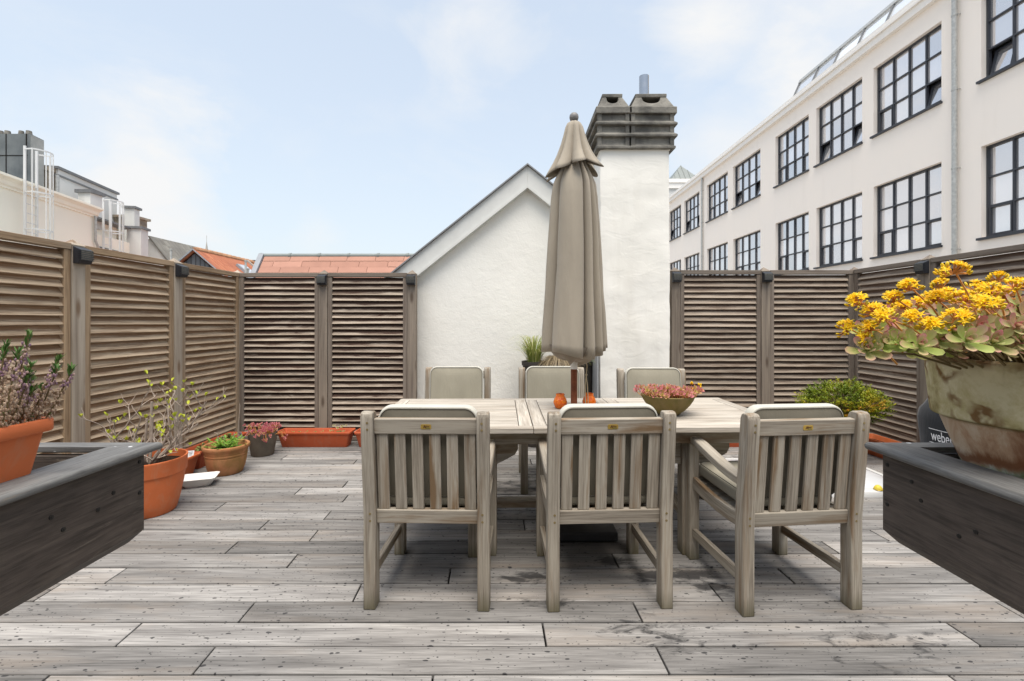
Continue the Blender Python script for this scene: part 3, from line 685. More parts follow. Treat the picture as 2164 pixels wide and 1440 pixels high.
def cap(x0,x1,y0,y1,zb):
    """one pot: four flared courses, then a hood with an arched mouth under a flat lid"""
    b=MB(); xm,ym=(x0+x1)/2,(y0+y1)/2
    def ring(ex,z,jz=0):
        h=[]
        for sx,sy in ((-1,-1),(1,-1),(1,1),(-1,1)): h.append(Vector((xm+sx*((x1-x0)/2+ex),ym+sy*((y1-y0)/2+ex),z+rng.uniform(-.003,.003))))
        return h
    z=zb; c=.112
    for k in range(3):
        e=.002 if k else -.012
        b.loft([ring(.0+e,z),ring(.020+e,z+.002),ring(.022+e,z+.022),ring(.002+e,z+.038),ring(-.016,z+.055),ring(-.018,z+c)],rnd=rng.random())
        for sx_ in (-1,1):
            for sy_ in (-1,1):
                px__=xm+sx_*((x1-x0)/2-.022); py__=ym+sy_*((y1-y0)/2-.022); b.box(px__-.020,px__+.020,py__-.020,py__+.020,z+.03,z+c+.004,2)
        z+=c
    b.loft([ring(-.004,z),ring(.018,z+.002),ring(.018,z+.062),ring(-.004,z+.076)])
    z+=.0755
    # hood walls, each with an arched notch that opens at the top
    hh=.115; e0,e1=-.006,-.062
    def hood(sx):
        for side in range(4):
            ax=Vector((1,0,0)) if side in(0,2) else Vector((0,1,0)); nrm=[Vector((0,-1,0)),Vector((1,0,0)),Vector((0,1,0)),Vector((-1,0,0))][side]
            w=((x1-x0) if side in(0,2) else (y1-y0))/2; dpt=((y1-y0) if side in(0,2) else (x1-x0))/2
            def pt(u,t): ee=e0+(e1-e0)*(t**.6); return Vector((xm,ym,z+hh*t))+ax*u*(w+ee)+nrm*(dpt+ee)
            m=.62; out=[]
            bot=[pt(-1+2*i/16,0) for i in range(17)]
            top=[]
            for i in range(17):
                u=-1+2*i/16
                if abs(u)<m: top.append(pt(u,1-.62*math.sqrt(max(0,1-(u/m)**2))))
                else: top.append(pt(u,1))
            inn=[v-nrm*.035 for v in top]
            vs=bot+top+inn; fs=[(i,i+1,18+i,17+i) for i in range(16)]+[(17+i,18+i,35+i,34+i) for i in range(16)]
            b.add(vs,fs)
    hood(0)
    b.loft([ring(-.058,z+hh-.001),ring(-.056,z+hh+.028),ring(-.060,z+hh+.032)])
    o=b.build('chimney_pot',M['concrete'],bmesh_,(RXg,GY,0),bevel=.006,seg=2)
    return o,z+hh
xmid=PX(1334,CF-.06)
cap(cx0-.030,xmid-.006,CF-.03,GY+.02,ctop-.004); cap(xmid+.006,cx1+.03,CF-.03,GY+.02,ctop-.004)
b=MB(); b.box(cx0+.06,cx1-.06,CF+.08,GY-.06,ctop,ctop+.44); b.build('flue_core',M['soot'],bmesh_,(RXg,GY,0))
b=MB(); fx=PX(1361,4.75); b.lathe([(.050,3.30),(.050,PZ(162,4.75)),(.046,PZ(162,4.75)),(.046,3.5)],(fx,4.75,0),24); b.build('flue_pipe',M['steel'],bmesh_,(RXg,GY,0),smooth=40)

# ---- long white factory block on the right
XF=10.75
ft=thing('factory_block','long white rendered block with dark gridded windows beyond the right fence','building',(XF,4,-9))
FO=(XF,4,-9)
cols=[(8.30,10.46),(11.43,13.59),(14.03,16.16),(16.57,18.68),(19.81,22.28),(22.83,25.30),(26.30,28.66),(29.20,31.45)]
rows=[(3.22,5.32),(6.83,8.86)]
Y1,Y2,ZB,ZT=4.0,36.5,-9,9.45
ys=sorted({Y1,Y2,*[y for c in cols for y in c]}); zs=sorted({ZB,ZT,*[z for r in rows for z in r]})
b=MB()
for i in range(len(ys)-1):
    for j in range(len(zs)-1):
        ya,yb,za,zb=ys[i],ys[i+1],zs[j],zs[j+1]
        if any(abs(ya-c[0])<1e-6 for c in cols) and any(abs(za-r[0])<1e-6 for r in rows): continue
        b.add([(XF,yb,za),(XF,ya,za),(XF,ya,zb),(XF,yb,zb)],[(0,1,2,3)],rnd=.5)
for c in cols:
    for r in rows:
        d=.20
        b.add([(XF,c[0],r[0]),(XF,c[1],r[0]),(XF,c[1],r[1]),(XF,c[0],r[1]),(XF+d,c[0],r[0]),(XF+d,c[1],r[0]),(XF+d,c[1],r[1]),(XF+d,c[0],r[1])],[(0,1,5,4),(1,2,6,5),(2,3,7,6),(3,0,4,7)],rnd=.5)
b.add([(XF,Y1,ZB),(XF+14,Y1,ZB),(XF+14,Y1,ZT),(XF,Y1,ZT)],[(0,1,2,3)]); b.add([(XF,Y2,ZB),(XF+14,Y2,ZB),(XF+14,Y2,ZT),(XF,Y2,ZT)],[(3,2,1,0)])
b.build('wall',M['facade'],ft,FO)
b=MB(); b.box(XF+1.1,XF+1.15,Y1+.1,Y2-.1,ZB,ZT-.1)
for z in (1.9,5.9): b.box(XF+.25,XF+1.09,Y1+.1,Y2-.1,z,z+.3)
b.build('room_back',M['roomdark'],ft,FO)
b=MB(); b.box(XF-.14,XF+.6,Y1-.2,Y2+.2,9.43,9.63); b.box(XF-.20,XF+.6,Y1-.2,Y2+.2,9.632,9.70); b.build('cornice',M['facade_trim'],ft,FO)
b=MB(); b.box(XF-.17,XF+.55,Y1-.15,Y2+.15,9.702,9.83); b.build('gutter',M['facade_trim'],ft,FO)
b=MB(); b.poly([(XF+.3,Y1-.1,9.80),(XF+7,Y1-.1,10.6),(XF+14,Y1-.1,9.8)],(0,Y2-Y1+.2,0)); b.build('roof',M['lead'],ft,FO)
def window(c,r,opens):
    f=MB(); x=XF+.155; ya,yb=c; za,zb=r; e=.05; n,m=4,3; dw=(yb-ya-2*e)/n; dh=(zb-za-2*e)/m
    f.box(x-.04,x+.04,ya,yb,za,za+e); f.box(x-.04,x+.04,ya,yb,zb-e,zb); f.box(x-.04,x+.04,ya,ya+e,za+e,zb-e); f.box(x-.04,x+.04,yb-e,yb,za+e,zb-e)
    for i in range(1,n): y=ya+e+dw*i; f.box(x-.035,x+.03,y-.019,y+.019,za+e,zb-e)
    for j in range(1,m): z=za+e+dh*j; f.box(x-.037,x+.032,ya+e,yb-e,z-.018,z+.018)
    for i in (0,n-1):
        if i in opens: continue
        y=ya+e+dw*i; z=za+e; w=.03       # sash of the lower corner lights
        f.box(x-.05,x,y+.019,y+dw-.019,z+.002,z+w); f.box(x-.05,x,y+.019,y+dw-.019,z+dh-.02-w,z+dh-.02); f.box(x-.05,x,y+.019,y+.019+w,z+w,z+dh-.02-w); f.box(x-.05,x,y+dw-.019-w,y+dw-.019,z+w,z+dh-.02-w)
    fo=f.build('window',M['dark_frame'],ft,FO)
    p=MB()
    for i in range(n):
        for j in range(m):
            if j==0 and i in opens: continue
            y=ya+e+dw*i; z=za+e+dh*j; k=rng.uniform(-.0015,.0015); xx=x+.012
            p.add([(xx+k,y+dw,z),(xx-k,y,z),(xx-k,y,z+dh),(xx+k,y+dw,z+dh)],[(0,1,2,3)])
    p.build('pane',M['pane'],fo,FO)
    s=MB(); s.box(XF-.075,XF+.11,ya-.03,yb+.05,za-.055,za-.003); s.build('sill',M['dark_frame'],fo,FO)
    for i in opens:                        # bottom-hung light tilted into the room
        y=ya+e+dw*i; z=za+e; q=MB(); an=R(13); up=Vector((math.sin(an),0,math.cos(an))); nn=Vector((math.cos(an),0,-math.sin(an))); o=Vector((x-.01,y,z+.004)); hl=dh-.03
        for (u0,u1,v0,v1) in ((.02,dw-.02,0,.055),(.02,dw-.02,hl-.055,hl),(.02,.075,.055,hl-.055),(dw-.075,dw-.02,.055,hl-.055)):
            q.obox(o+Vector((0,(u0+u1)/2,0))+up*(v0+v1)/2,Vector((0,(u1-u0)/2,0)),up*(v1-v0)/2,nn*.03)
        q.box(x+.0,x+.02,y+.02,y+.04,z+hl*.3,z+hl*.32,mi=0)
        c4=[o+Vector((0,u,0))+up*v for u,v in ((dw-.07,.05),(.07,.05),(.07,hl-.05),(dw-.07,hl-.05))]; q.add(c4,[(0,1,2,3)],mi=1)
        so_=q.build('open_sash',[M['dark_frame'],M['pane']],fo,FO)
opn={(1,1):[0],(2,1):[0,3],(4,1):[0,3],(6,1):[0,3],(0,1):[3],(7,1):[3]}
for i,c in enumerate(cols):
    for j,r in enumerate(rows): window(c,r,opn.get((i,j),[]))
for yy in (11.0,26.1-.35):
    b=MB(); b.tube([(XF-.09,yy,-9),(XF-.09,yy,9.44)],.055,12)
    for z in (1,3.05,5.0,6.9,8.7): b.tube([(XF-.09,yy,z-.02),(XF-.09,yy,z+.02)],.064,12); b.tube([(XF-.09,yy-.06,z),(XF,yy-.06,z)],.012,6)
    b.build('downpipe',M['galv'],ft,FO,smooth=40)
def skylight(ya,yb,x0,z0,x1,z1,nb,x2):
    """a glazed lantern on the roof: sloping bars with panes between"""
    f=MB(); a0=Vector((x0,ya,z0)); 
    dn=Vector((x1-x0,0,z1-z0)).normalized(); nm=Vector((-dn.z,0,dn.x)); L=math.hypot(x1-x0,z1-z0)
    f.obox(((x0+x0)/2,(ya+yb)/2,z0-.06),(0,(yb-ya)/2,0),(.06,0,0),(0,0,.07))
    for k in range(nb+1):
        y=ya+(yb-ya)*k/nb; f.obox(Vector((x0,y,z0))+dn*L/2+nm*.01,dn*L/2,(0,.028,0),nm*.035)
    f.obox(Vector((x1,(ya+yb)/2,z1)),(0,(yb-ya)/2+.06,0),dn*.075,nm*.055,mi=1); f.obox(Vector((x1+.02,(ya+yb)/2,z1))-dn*.17,(0,(yb-ya)/2,0),dn*.03,nm*.03,mi=1)
    fo=f.build('skylight',[M['lead'],M['galv']],ft,FO)
    p=MB()
    for k in range(nb):
        y0=ya+(yb-ya)*k/nb+.028; y1=ya+(yb-ya)*(k+1)/nb-.028; o=Vector((x0,0,z0)); t=Vector((x1,0,z1))
        p.add([o+Vector((0,y1,0)),o+Vector((0,y0,0)),t+Vector((0,y0,0)),t+Vector((0,y1,0))],[(0,1,2,3)])
    o=Vector((x2,0,z0)); t=Vector((x1,0,z1)); p.add([o+Vector((0,yb,0)),o+Vector((0,ya,0)),t+Vector((0,ya,0)),t+Vector((0,yb,0))],[(3,2,1,0)])
    for y in (ya,yb): p.add([(x0,y,z0),(x2,y,z0),(x1,y,z1)],[(0,1,2)])
    p.build('pane',M['skypane'],fo,FO)
skylight(7.0,18.4,11.15,9.93,11.62,11.0,10,12.6); skylight(22.3,27.5,11.2,9.85,11.5,10.32,4,12.2)
# ---- building with the little zinc roof at the far end
zt=thing('end_building','distant white building with grey zinc pyramid roof past the chimney','building',(14,38,-9)); zo=(14,38,-9)
zx0,zx1,zy=11.6,17.6,38; zp=PZ(380,zy)
b=MB(); b.box(zx0,zx1,zy,zy+6,-9,zp-.75); b.build('wall',M['greyrender'],zt,zo)
b=MB(); b.box(zx0-.15,zx1+.15,zy-.15,zy+6.1,zp-.748,zp-.02); b.box(zx0-.25,zx1+.25,zy-.25,zy+6.2,zp-.30,zp); b.build('parapet',M['facade_trim'],zt,zo)
ax,az=PX(1438,zy+1.4),PZ(350,zy+1.4); b=MB(); x0,x1=PX(1419,zy),PX(1484,zy)
b.add([(x0,zy+.1,zp+.002),(x1,zy+.1,zp+.002),(x1,zy+4,zp+.002),(x0,zy+4,zp+.002),(ax,zy+1.4,az)],[(0,1,4),(1,2,4),(2,3,4),(3,0,4)])
for k in range(1,6):
    u=x0+(x1-x0)*k/6; tt=1-abs(u-ax)/((x1-ax) if u>ax else (ax-x0)); b.board((u,zy+.09,zp+.01),(u,zy+.1+1.3*tt-.02,zp+(az-zp)*tt),.05,.05,(0,-1,.4))
b.build('roof',M['greenzinc'],zt,zo)

# ---- white building with ladders on the left
ud=Vector((-.218,.976,0)); un=Vector((.976,.218,0)); W0=Vector((-14.92,14,0))
def W(s,o=0,z=0): return W0+ud*s+un*o+Vector((0,0,z))
LO=tuple(W0+Vector((0,0,-9)))
lt=thing('white_building','cream rendered building with cornice and penthouse behind the left fence','building',LO)
def wbox(mb,s0,s1,o0,o1,z0,z1,mi=0): mb.obox(W((s0+s1)/2,(o0+o1)/2,(z0+z1)/2),ud*(s1-s0)/2,un*(o1-o0)/2,Vector((0,0,(z1-z0)/2)),mi)
b=MB(); wbox(b,-12,3.0,-5,0,-9,5.35); wbox(b,3.0,5.55,-5,-.12,-9,4.62); wbox(b,3.0,5.2,-6,-.5,4.62,5.2); b.build('wall',M['cream'],lt,LO)
b=MB()
prof=[(0,5.16),(.05,5.17),(.05,5.22),(.10,5.26),(.13,5.36),(.20,5.42),(.26,5.45),(.26,5.52),(0,5.53)]
b.loft([[W(s,o,z) for o,z in prof] for s in (-12,3.05)]); b.build('cornice',M['cream'],lt,LO)
b=MB(); b.loft([[W(s,.15,5.53),W(s,-.4,5.56),W(s,-2.6,6.3),W(s,-2.6,5.4),W(s,.1,5.5)] for s in (-12,2.6)]); b.build('roof',M['lead'],lt,LO)
# penthouse
PA=Vector((-17.02,17,0)); 
def wq(s,o,z): return PA+ud*s+un*o+Vector((0,0,z))
def pbox(mb,s0,s1,o0,o1,z0,z1): mb.obox(wq((s0+s1)/2,(o0+o1)/2,(z0+z1)/2),ud*(s1-s0)/2,un*(o1-o0)/2,Vector((0,0,(z1-z0)/2)))
b=MB(); pbox(b,.02,1.75,-3,0,4.5,7.0); pbox(b,2.55,3.5,-3,0,4.5,7.0); pbox(b,1.75,2.55,-3,0,6.35,7.0); pbox(b,1.75,2.55,-3,0,4.5,5.2); pbox(b,1.75,2.55,-3,-.35,5.2,6.35)
ph=b.build('penthouse',M['greyrender'],lt,LO)
b=MB(); pbox(b,-.06,3.58,-3.1,.06,7.002,7.10); b.build('penthouse_cap',M['lead'],ph,LO)
b=MB(); pbox(b,-.03,3.53,-2.9,.035,6.74,6.80); b.build('drip_edge',M['lead'],ph,LO)
b=MB(); pbox(b,-.25,.015,-3.0,-.10,4.5,6.85); pbox(b,-.30,.05,-3.1,-.06,6.85,7.0); b.build('old_side_wall',M['oldwall'],ph,LO)
b=MB(); b.tube([wq(-.06,.02,4.9),wq(-.06,.02,6.75)],.06,10); b.build('downpipe',M['galv'],ph,LO,smooth=40)
# little capped flue before the window, stepped piers, old flashing
b=MB(); p0=P(188,420,17.6); b.box(p0.x-.24,p0.x+.24,17.4,17.9,4.9,PZ(408,17.4)); st1=b.build('small_chimney',M['greyrender'],lt,LO)
b=MB(); b.box(p0.x-.31,p0.x+.31,17.33,17.97,PZ(408,17.4)+.002,PZ(402,17.4)+.02); b.build('chimney_cap',M['lead'],st1,LO)
for (pa,pb,pc,yt,yb_,Y,dp) in ((285,298,318,484,560,19.3,.9),(278,284,301,441,486,19.9,.8)):
    b=MB(); x0,x1=PX(pa,Y),PX(pc,Y); xm=PX(pb,Y); zt_=PZ(yt,Y); c=Vector((xm,Y,0)); w=(x1-x0)*.8
    b.obox(c+un*0+ud*w/2-un*(w/2)+Vector((0,0,(zt_-9)/2+0)),ud*w/2,un*w/2,Vector((0,0,(zt_+9)/2)))
    pr=b.build('pier',M['greyrender'],lt,LO)
    q=MB(); q.obox(c+ud*w/2-un*(w/2)+Vector((0,0,zt_+.05)),ud*(w/2+.07),un*(w/2+.07),Vector((0,0,.048))); q.build('pier_cap',M['lead'],pr,LO)
b=MB(); wbox(b,3.02,5.5,-.6,-.06,5.2,5.27); wbox(b,3.3,5.9,-.14,-.04,4.05,4.15); b.build('coping',M['lead'],lt,LO)
b=MB(); c=P(262,470,20.4); b.box(c.x-.45,c.x+.55,20.2,21,5.0,PZ(462,20.4)); sv=b.build('vent_chimney',M['oldwall'],lt,LO)
b=MB(); b.box(c.x-.55,c.x+.65,20.1,21.1,PZ(462,20.4)+.002,PZ(457,20.4)); b.build('chimney_cap',M['oldwall'],sv,LO)
b=MB(); b.tube([W(2.9,.08,5.2),W(2.9,.08,4.3),W(3.3,.08,3.7),W(3.85,.06,3.4)],.045,10); b.build('downpipe',M['galv'],lt,LO,smooth=40)
# big fibre-cement chimney with its pots
gt_=thing('cement_chimney','big grey cement clad chimney with four stub pots at far left','chimney',(-17.6,16,4)); go=(-17.6,16,4)
gx1=PX(64,16); b=MB(); o=Vector((gx1,16,0)); cz0,cz1=4.5,PZ(283,16)
b.obox(o+Vector((-1.5,0,0))+ud*.3+Vector((0,0,(cz0+cz1)/2)),(1.5,0,0),ud*.3*1.0,(0,0,(cz1-cz0)/2)); cb=b.build('chimney_body',M['slatefacing'],gt_,go)
b=MB(); b.obox(o+Vector((.006,0,0))+ud*.3+Vector((0,0,(cz0+cz1)/2)),(.004,0,0),ud*.295,(0,0,(cz1-cz0)/2-.02)); b.build('side_cladding',M['palecement'],cb,go)
b=MB()
for px in (13,): b.box(PX(px,16)-.012,PX(px,16)+.012,15.985,16.01,cz0,cz1)
b.box(gx1-3,gx1-.1,15.985,16.01,PZ(329,16)-.012,PZ(329,16)+.012)
for px in (58,): b.box(PX(px,16)-.05,PX(px,16)-.02,15.985,16.01,cz0,cz1)
b.build('cladding_seam',M['soot'],cb,go)
for px,w in ((2,8),(16,10),(45,9),(61,10)):
    x=PX(px,16.25); b=MB(); b.lathe([(.105*w/10,cz1-.02),(.078*w/10,cz1+.20),(.06,cz1+.20),(.06,cz1)],(x,16.25,0),16); b.build('chimney_pot',M['concrete'],gt_,go,smooth=40)
# caged ladders
def ladder(s,z0,z1,cage,hoops,label,out):
    base=W(s,out,0); t=thing('caged_ladder',label,'ladder',tuple(base+Vector((0,0,z0))),0,'white caged ladders on the left building')
    og=tuple(base+Vector((0,0,z0))); w=.22; dpt=.50
    for k in (-1,1):
        b=MB(); c=base+ud*(k*w); b.obox(c+Vector((0,0,(z0+z1)/2)),(0,0,(z1-z0)/2),un*.03,ud*.018); b.build('rail',M['white_metal'],t,og)
    b=MB(); z=z0+.1
    while z<z1-.9: b.tube([base-ud*w+Vector((0,0,z)),base+ud*w+Vector((0,0,z))],.013,6); z+=.28
    b.build('rungs',M['white_metal'],t,og)
    arc=[]
    for k in range(9):
        a=math.pi*k/8; arc.append(base-ud*(.36*math.cos(a) if 0<k<8 else .24*math.cos(a))+un*(dpt*math.sin(a)**.7 if 0<k<8 else 0))
    for z in hoops:
        b=MB(); b.sweep([p+Vector((0,0,z)) for p in arc],[(-.02,-.005),(.02,-.005),(.02,.005),(-.02,.005)],(0,0,1)); b.build('cage_hoop',M['white_metal'],t,og)
    for k in (1,3,4,5,7):
        b=MB(); p=arc[k]; b.obox(p+Vector((0,0,(z0+hoops[-1])/2)),(0,0,(hoops[-1]-z0)/2),(.015,0,0),(0,.005,0)); b.build('cage_bar',M['white_metal'],t,og)
    b=MB()
    for z in (z0+1.6,):
        for k in (-1,1): b.tube([base+ud*(k*w)+Vector((0,0,z)),base+ud*(k*w)-un*.18+Vector((0,0,z))],.015,6)
    b.build('wall_bracket',M['white_metal'],t,og)
ladder(-.35,2.2,6.52,.7,(4.05,5.15,6.42),'nearer white caged ladder rising above the cream cornice',.30)
ladder(3.62,2.2,6.0,.7,(3.3,4.75,5.93),'farther white caged ladder before the two stepped grey piers',.05)

# ---- roofs behind the left back fence
st_=thing('slate_gable_house','house with dark slate gable and orange pantile roof at back left','house',(-11.2,16,-9)); so2=(-11.2,16,-9)
hx=PX(412,16); hz=PZ(531,16); k=.86; hw=3.2; ye=22.0
b=MB(); b.poly([(hx-hw,16,-9),(hx+hw,16,-9),(hx+hw,16,hz-k*hw-.08),(hx,16,hz-.08),(hx-hw,16,hz-k*hw-.08)],(0,ye-16,0)); b.build('wall',M['slate'],st_,so2)
def slope(mb,p0,p1,p2,p3,th=.06):
    """sheet p0-p1 along the eaves, p3-p2 along the ridge; gc in metres on the slope"""
    p=[Vector(q) for q in (p0,p1,p2,p3)]; U=(p[1]-p[0]).length; V=(p[3]-p[0]).length; nn=(p[1]-p[0]).cross(p[3]-p[0]).normalized()*th
    mb.add(p+[q+nn for q in p],[(0,3,2,1),(4,5,6,7),(0,1,5,4),(1,2,6,5),(2,3,7,6),(3,0,4,7)],[(0,0,0),(U,0,0),(U,V,0),(0,V,0)]*2)
b=MB(); slope(b,(hx+hw+.2,15.9,hz-k*(hw+.2)),(hx+hw+.2,19.0,hz-k*(hw+.2)),(hx,19.0,hz),(hx,15.9,hz)); slope(b,(hx-hw-.2,ye,hz-k*(hw+.2)),(hx-hw-.2,15.9,hz-k*(hw+.2)),(hx,15.9,hz),(hx,ye,hz)); rf=b.build('roof',M['pantile'],st_,so2)
b=MB(); slope(b,(hx+hw+.2,19.06,hz-k*(hw+.2)-.02),(hx+hw+.2,ye,hz-k*(hw+.2)-.02),(hx,ye,hz-.02),(hx,19.06,hz-.02)); b.build('roof',M['pantile2'],st_,so2)
b=MB(); b.board((hx,19.03,hz+.08),(hx+hw+.2,19.03,hz-k*(hw+.2)+.08),.10,.12,(1,0,1)); b.build('party_ridge',M['stone'],rf,so2)
b=MB(); y=15.95
while y<ye: b.tube([(hx,y,hz+.045),(hx,y+.30,hz+.065)],[.085,.10],8); y+=.29
b.build('ridge_tiles',M['ridge'],rf,so2,smooth=40)
b=MB(); n2=Vector((k,0,1)).normalized(); d2=Vector((1,0,-k)).normalized(); c=Vector((hx,17.9,hz))+d2*.95+n2*.10; b.obox(c,d2*.42,(0,.30,0),n2*.05,mi=0); b.obox(c+n2*.02,d2*.36,(0,.24,0),n2*.042,mi=1); b.build('roof_window',[M['flash'],M['skypane']],rf,so2)
b=MB(); b.board((hx,15.88,hz+.05),(hx+hw+.2,15.88,hz-k*(hw+.2)+.05),.03,.03,(1,0,1)); b.board((hx,15.88,hz+.05),(hx-hw-.2,15.88,hz-k*(hw+.2)+.05),.04,.05,(-1,0,1)); b.build('verge',M['flash'],st_,so2)
b=MB(); b.lathe([(.10,hz),(.10,hz+.12),(.16,hz+.14),(.16,hz+.17),(0,hz+.19)],(hx,19.7,0),12); b.build('roof_vent',M['lead'],rf,so2)
# flat-tiled roof
tt_=thing('tiled_roof_house','house with large flat salmon tiles and grey ridge behind back fence','house',(-3,10,-9)); to=(-3,10,-9)
rx0,rx1,ry=PX(551,10),-.2,10.0; rz=PZ(542,10); ex,ez=rx0,None; fy=8.2; sl=1.45; fz=rz-sl*(ry-fy)
b=MB(); nrow=int((ry-fy)*math.hypot(1,sl)/.165); dl=Vector((0,ry-fy,rz-fz)).normalized(); nn=Vector((0,-dl.z,dl.y)); L=math.hypot(ry-fy,rz-fz); hgt=L/nrow
for j in range(nrow):
    x=rx0+.12-(rng.random()*.2+(.3 if j%2 else 0))
    while x<rx1:
        x0=max(x,rx0+.10); x1=min(x+.62,rx1)
        if x1>x0+.02:
            a=Vector((0,fy,fz))+dl*(j*hgt); e=.004
            b.obox(a+dl*hgt*.5+Vector(((x0+x1)/2,0,0))+nn*.012,Vector(((x1-x0)/2-e,0,0)),dl*(hgt*.5+.012),(nn+dl*-.12)*.017)
        x+=.62
b.obox(((rx0+rx1)/2,(fy+ry)/2,(fz+rz)/2-.05),((rx1-rx0)/2,0,0),dl*L/2,nn*.03)
rf=b.build('roof',M['flattile'],tt_,to)
b=MB(); x=rx0-.02
while x<rx1: b.tube([(x,ry,rz+.01),(min(x+.64,rx1),ry,rz+.01)],.05,10); b.tube([(x,ry,rz+.012),(x+.05,ry,rz+.012)],.06,10); x+=.645
b.build('ridge_tiles',M['greenzinc'],rf,to,smooth=40)
b=MB(); b.obox(Vector((rx0+.03,(fy+ry)/2,(fz+rz)/2+.03)),(.055,0,0),dl*L/2,nn*.05); b.build('verge_flashing',M['flash'],rf,to)
b=MB(); b.box(rx0+.1,rx1,fy+.15,ry+1.8,-9,fz-.1); b.poly([(rx0+.1,fy+.2,fz-.2),(rx0+.1,ry,rz-.08),(rx0+.1,ry+1.75,fz-.2)],(rx1-rx0-.1,0,0)); b.build('wall',M['greyrender'],tt_,to)
# vent pipes and a pale flashing between the two roofs
for px,yt,Y,w,lab in ((519,552,13.0,.028,'thin grey vent pipe, taller of the pair by the salmon roof'),(524,569,13.1,.03,'short stub vent pipe beside the salmon roof edge'),(361,528,15.2,.035,'lone grey flue pipe rising behind the left fence')):
    t=thing('vent_pipe',lab,'pipe',(PX(px,Y),Y,0),0,'vent pipes on the back roofs'); b=MB(); zt_=PZ(yt,Y); b.tube([(0,0,-1),(0,0,zt_)],w,10); b.build('pipe',M['galv'],t,smooth=40)
    b=MB(); b.lathe([(w*1.1,zt_-.03),(w*1.35,zt_-.02),(w*1.35,zt_+.02),(0,zt_+.03)],(0,0,0),10); b.build('pipe_cap',M['galv'],t,smooth=40)
b=MB(); p=P(500,572,12.6); b.lathe([(.24,p.z-.55),(.21,p.z-.16),(.14,p.z-.06),(0,p.z-.02)],(p.x,p.y,0),16); tag(b.build('roof_cowl',M['flash'],smooth=40),'small pale grey metal cowl just above the corner of the fences','cowl')
# grey tiled roof behind the piers
gr=thing('grey_roof_house','grey pantiled roof slope just right of the white piers','house',(PX(318,21),21,-9)); g0=(PX(318,21),21,-9)
b=MB(); a=P(312,500,21); c=P(356,556,21); dx=c.x-a.x; dz=c.z-a.z
slope(b,(c.x+dx,21,c.z+dz),(c.x+dx,27,c.z+dz),(a.x,27,a.z),(a.x,21,a.z)); b.build('roof',M['greytile'],gr,g0)
b=MB(); b.poly([(a.x-1.5,21.1,-9),(c.x+dx-.1,21.1,-9),(c.x+dx-.1,21.1,c.z+dz-.05),(a.x,21.1,a.z-.05),(a.x-1.5,21.1,a.z-1.6)],(0,5.5,0)); b.build('wall',M['greyrender'],gr,g0)
# church spire far off
ch=thing('church_tower','slim stone church spire far off above the orange roof','church',(PX(436.5,150),150,-9)); co=(PX(436.5,150),150,-9); cxx=PX(436.5,150)
b=MB(); z1=PZ(548,150); zs_=PZ(511,150); b.lathe([(1.15,z1),(.65,z1+(zs_-z1)*.42),(.42,z1+(zs_-z1)*.5),(.05,zs_)],(cxx,150,0),8); b.build('spire',M['stone'],ch,co)
b=MB(); b.box(cxx-1.5,cxx+1.5,148.5,151.5,-9,z1); b.build('tower',M['stone'],ch,co)
b=MB(); b.tube([(cxx,150,zs_),(cxx,150,PZ(498,150))],.05,6); b.build('spire_rod',M['stone'],ch,co)

# ================================================================== TABLE AND CHAIRS
def text_mesh(body,size,ext=.0008):
    cu=bpy.data.curves.new('lettering','FONT'); cu.body=body; cu.size=size; cu.extrude=ext; cu.align_x='CENTER'; cu.align_y='CENTER'
    ob=bpy.data.objects.new('lettering',cu); COL.objects.link(ob); dg=bpy.context.evaluated_depsgraph_get(); me=bpy.data.meshes.new_from_object(ob.evaluated_get(dg)); bpy.data.objects.remove(ob); return me
def link_mesh(name,me,mat,parent,loc=(0,0,0),rot=(0,0,0),scale=(1,1,1)):
    me.materials.clear(); me.materials.append(mat); o=bpy.data.objects.new(name,me); COL.objects.link(o); o.parent=parent; o.location=loc; o.rotation_euler=rot; o.scale=scale; return o

TZ=.742
tx0,tx1,ty0,ty1=-.80,1.515,2.385,3.315; tcx,tcy=(tx0+tx1)/2,(ty0+ty1)/2
tab=thing('dining_table','long weathered extending teak table with the closed parasol through it','table',(tcx,tcy,0),R(1.3))
hx_,hy=(tx1-tx0)/2,(ty1-ty0)/2; th=.028
def section(x0,x1,name):
    b=MB(); w=.062
    for sy in (-1,1): b.box(x0,x1,sy*hy-(w if sy>0 else 0),sy*hy+(w if sy<0 else 0),TZ-th,TZ,0)
    cr=.072
    b.box(x0+.001,x0+cr,-hy+w+.003,hy-w-.003,TZ-th,TZ-.0004,1); b.box(x1-cr,x1-.001,-hy+w+.003,hy-w-.003,TZ-th,TZ-.0004,1)
    n=12; H=(2*hy-2*w-.006); p=H/n
    for i in range(n):
        y=-hy+w+.003+p*i; b.box(x0+cr+.004,x1-cr-.004,y+.002,y+p-.002,TZ-th,TZ-.0006+rng.uniform(-.0004,.0004),0)
    return b.build(name,M['table'],tab,bevel=.0025)
sA=-hx_; sB=.095-tcx; sC=.655-tcx; sD=hx_
section(sA,sB-.0015,'tabletop'); section(sB+.0015,sC-.0015,'tabletop'); section(sC+.0015,sD,'tabletop')
b=MB(); xa,xb=-.22-tcx,.97-tcx
for sy in (-1,1): b.box(sA+.10,sD-.10,sy*(hy-.085)-.014,sy*(hy-.085)+.014,TZ-th-.075,TZ-th-.001,0)
for x in (sA+.10,sD-.128): b.box(x,x+.028,-hy+.10,hy-.10,TZ-th-.075,TZ-th-.001,1)
b.build('apron',M['teak'],tab,bevel=.002)
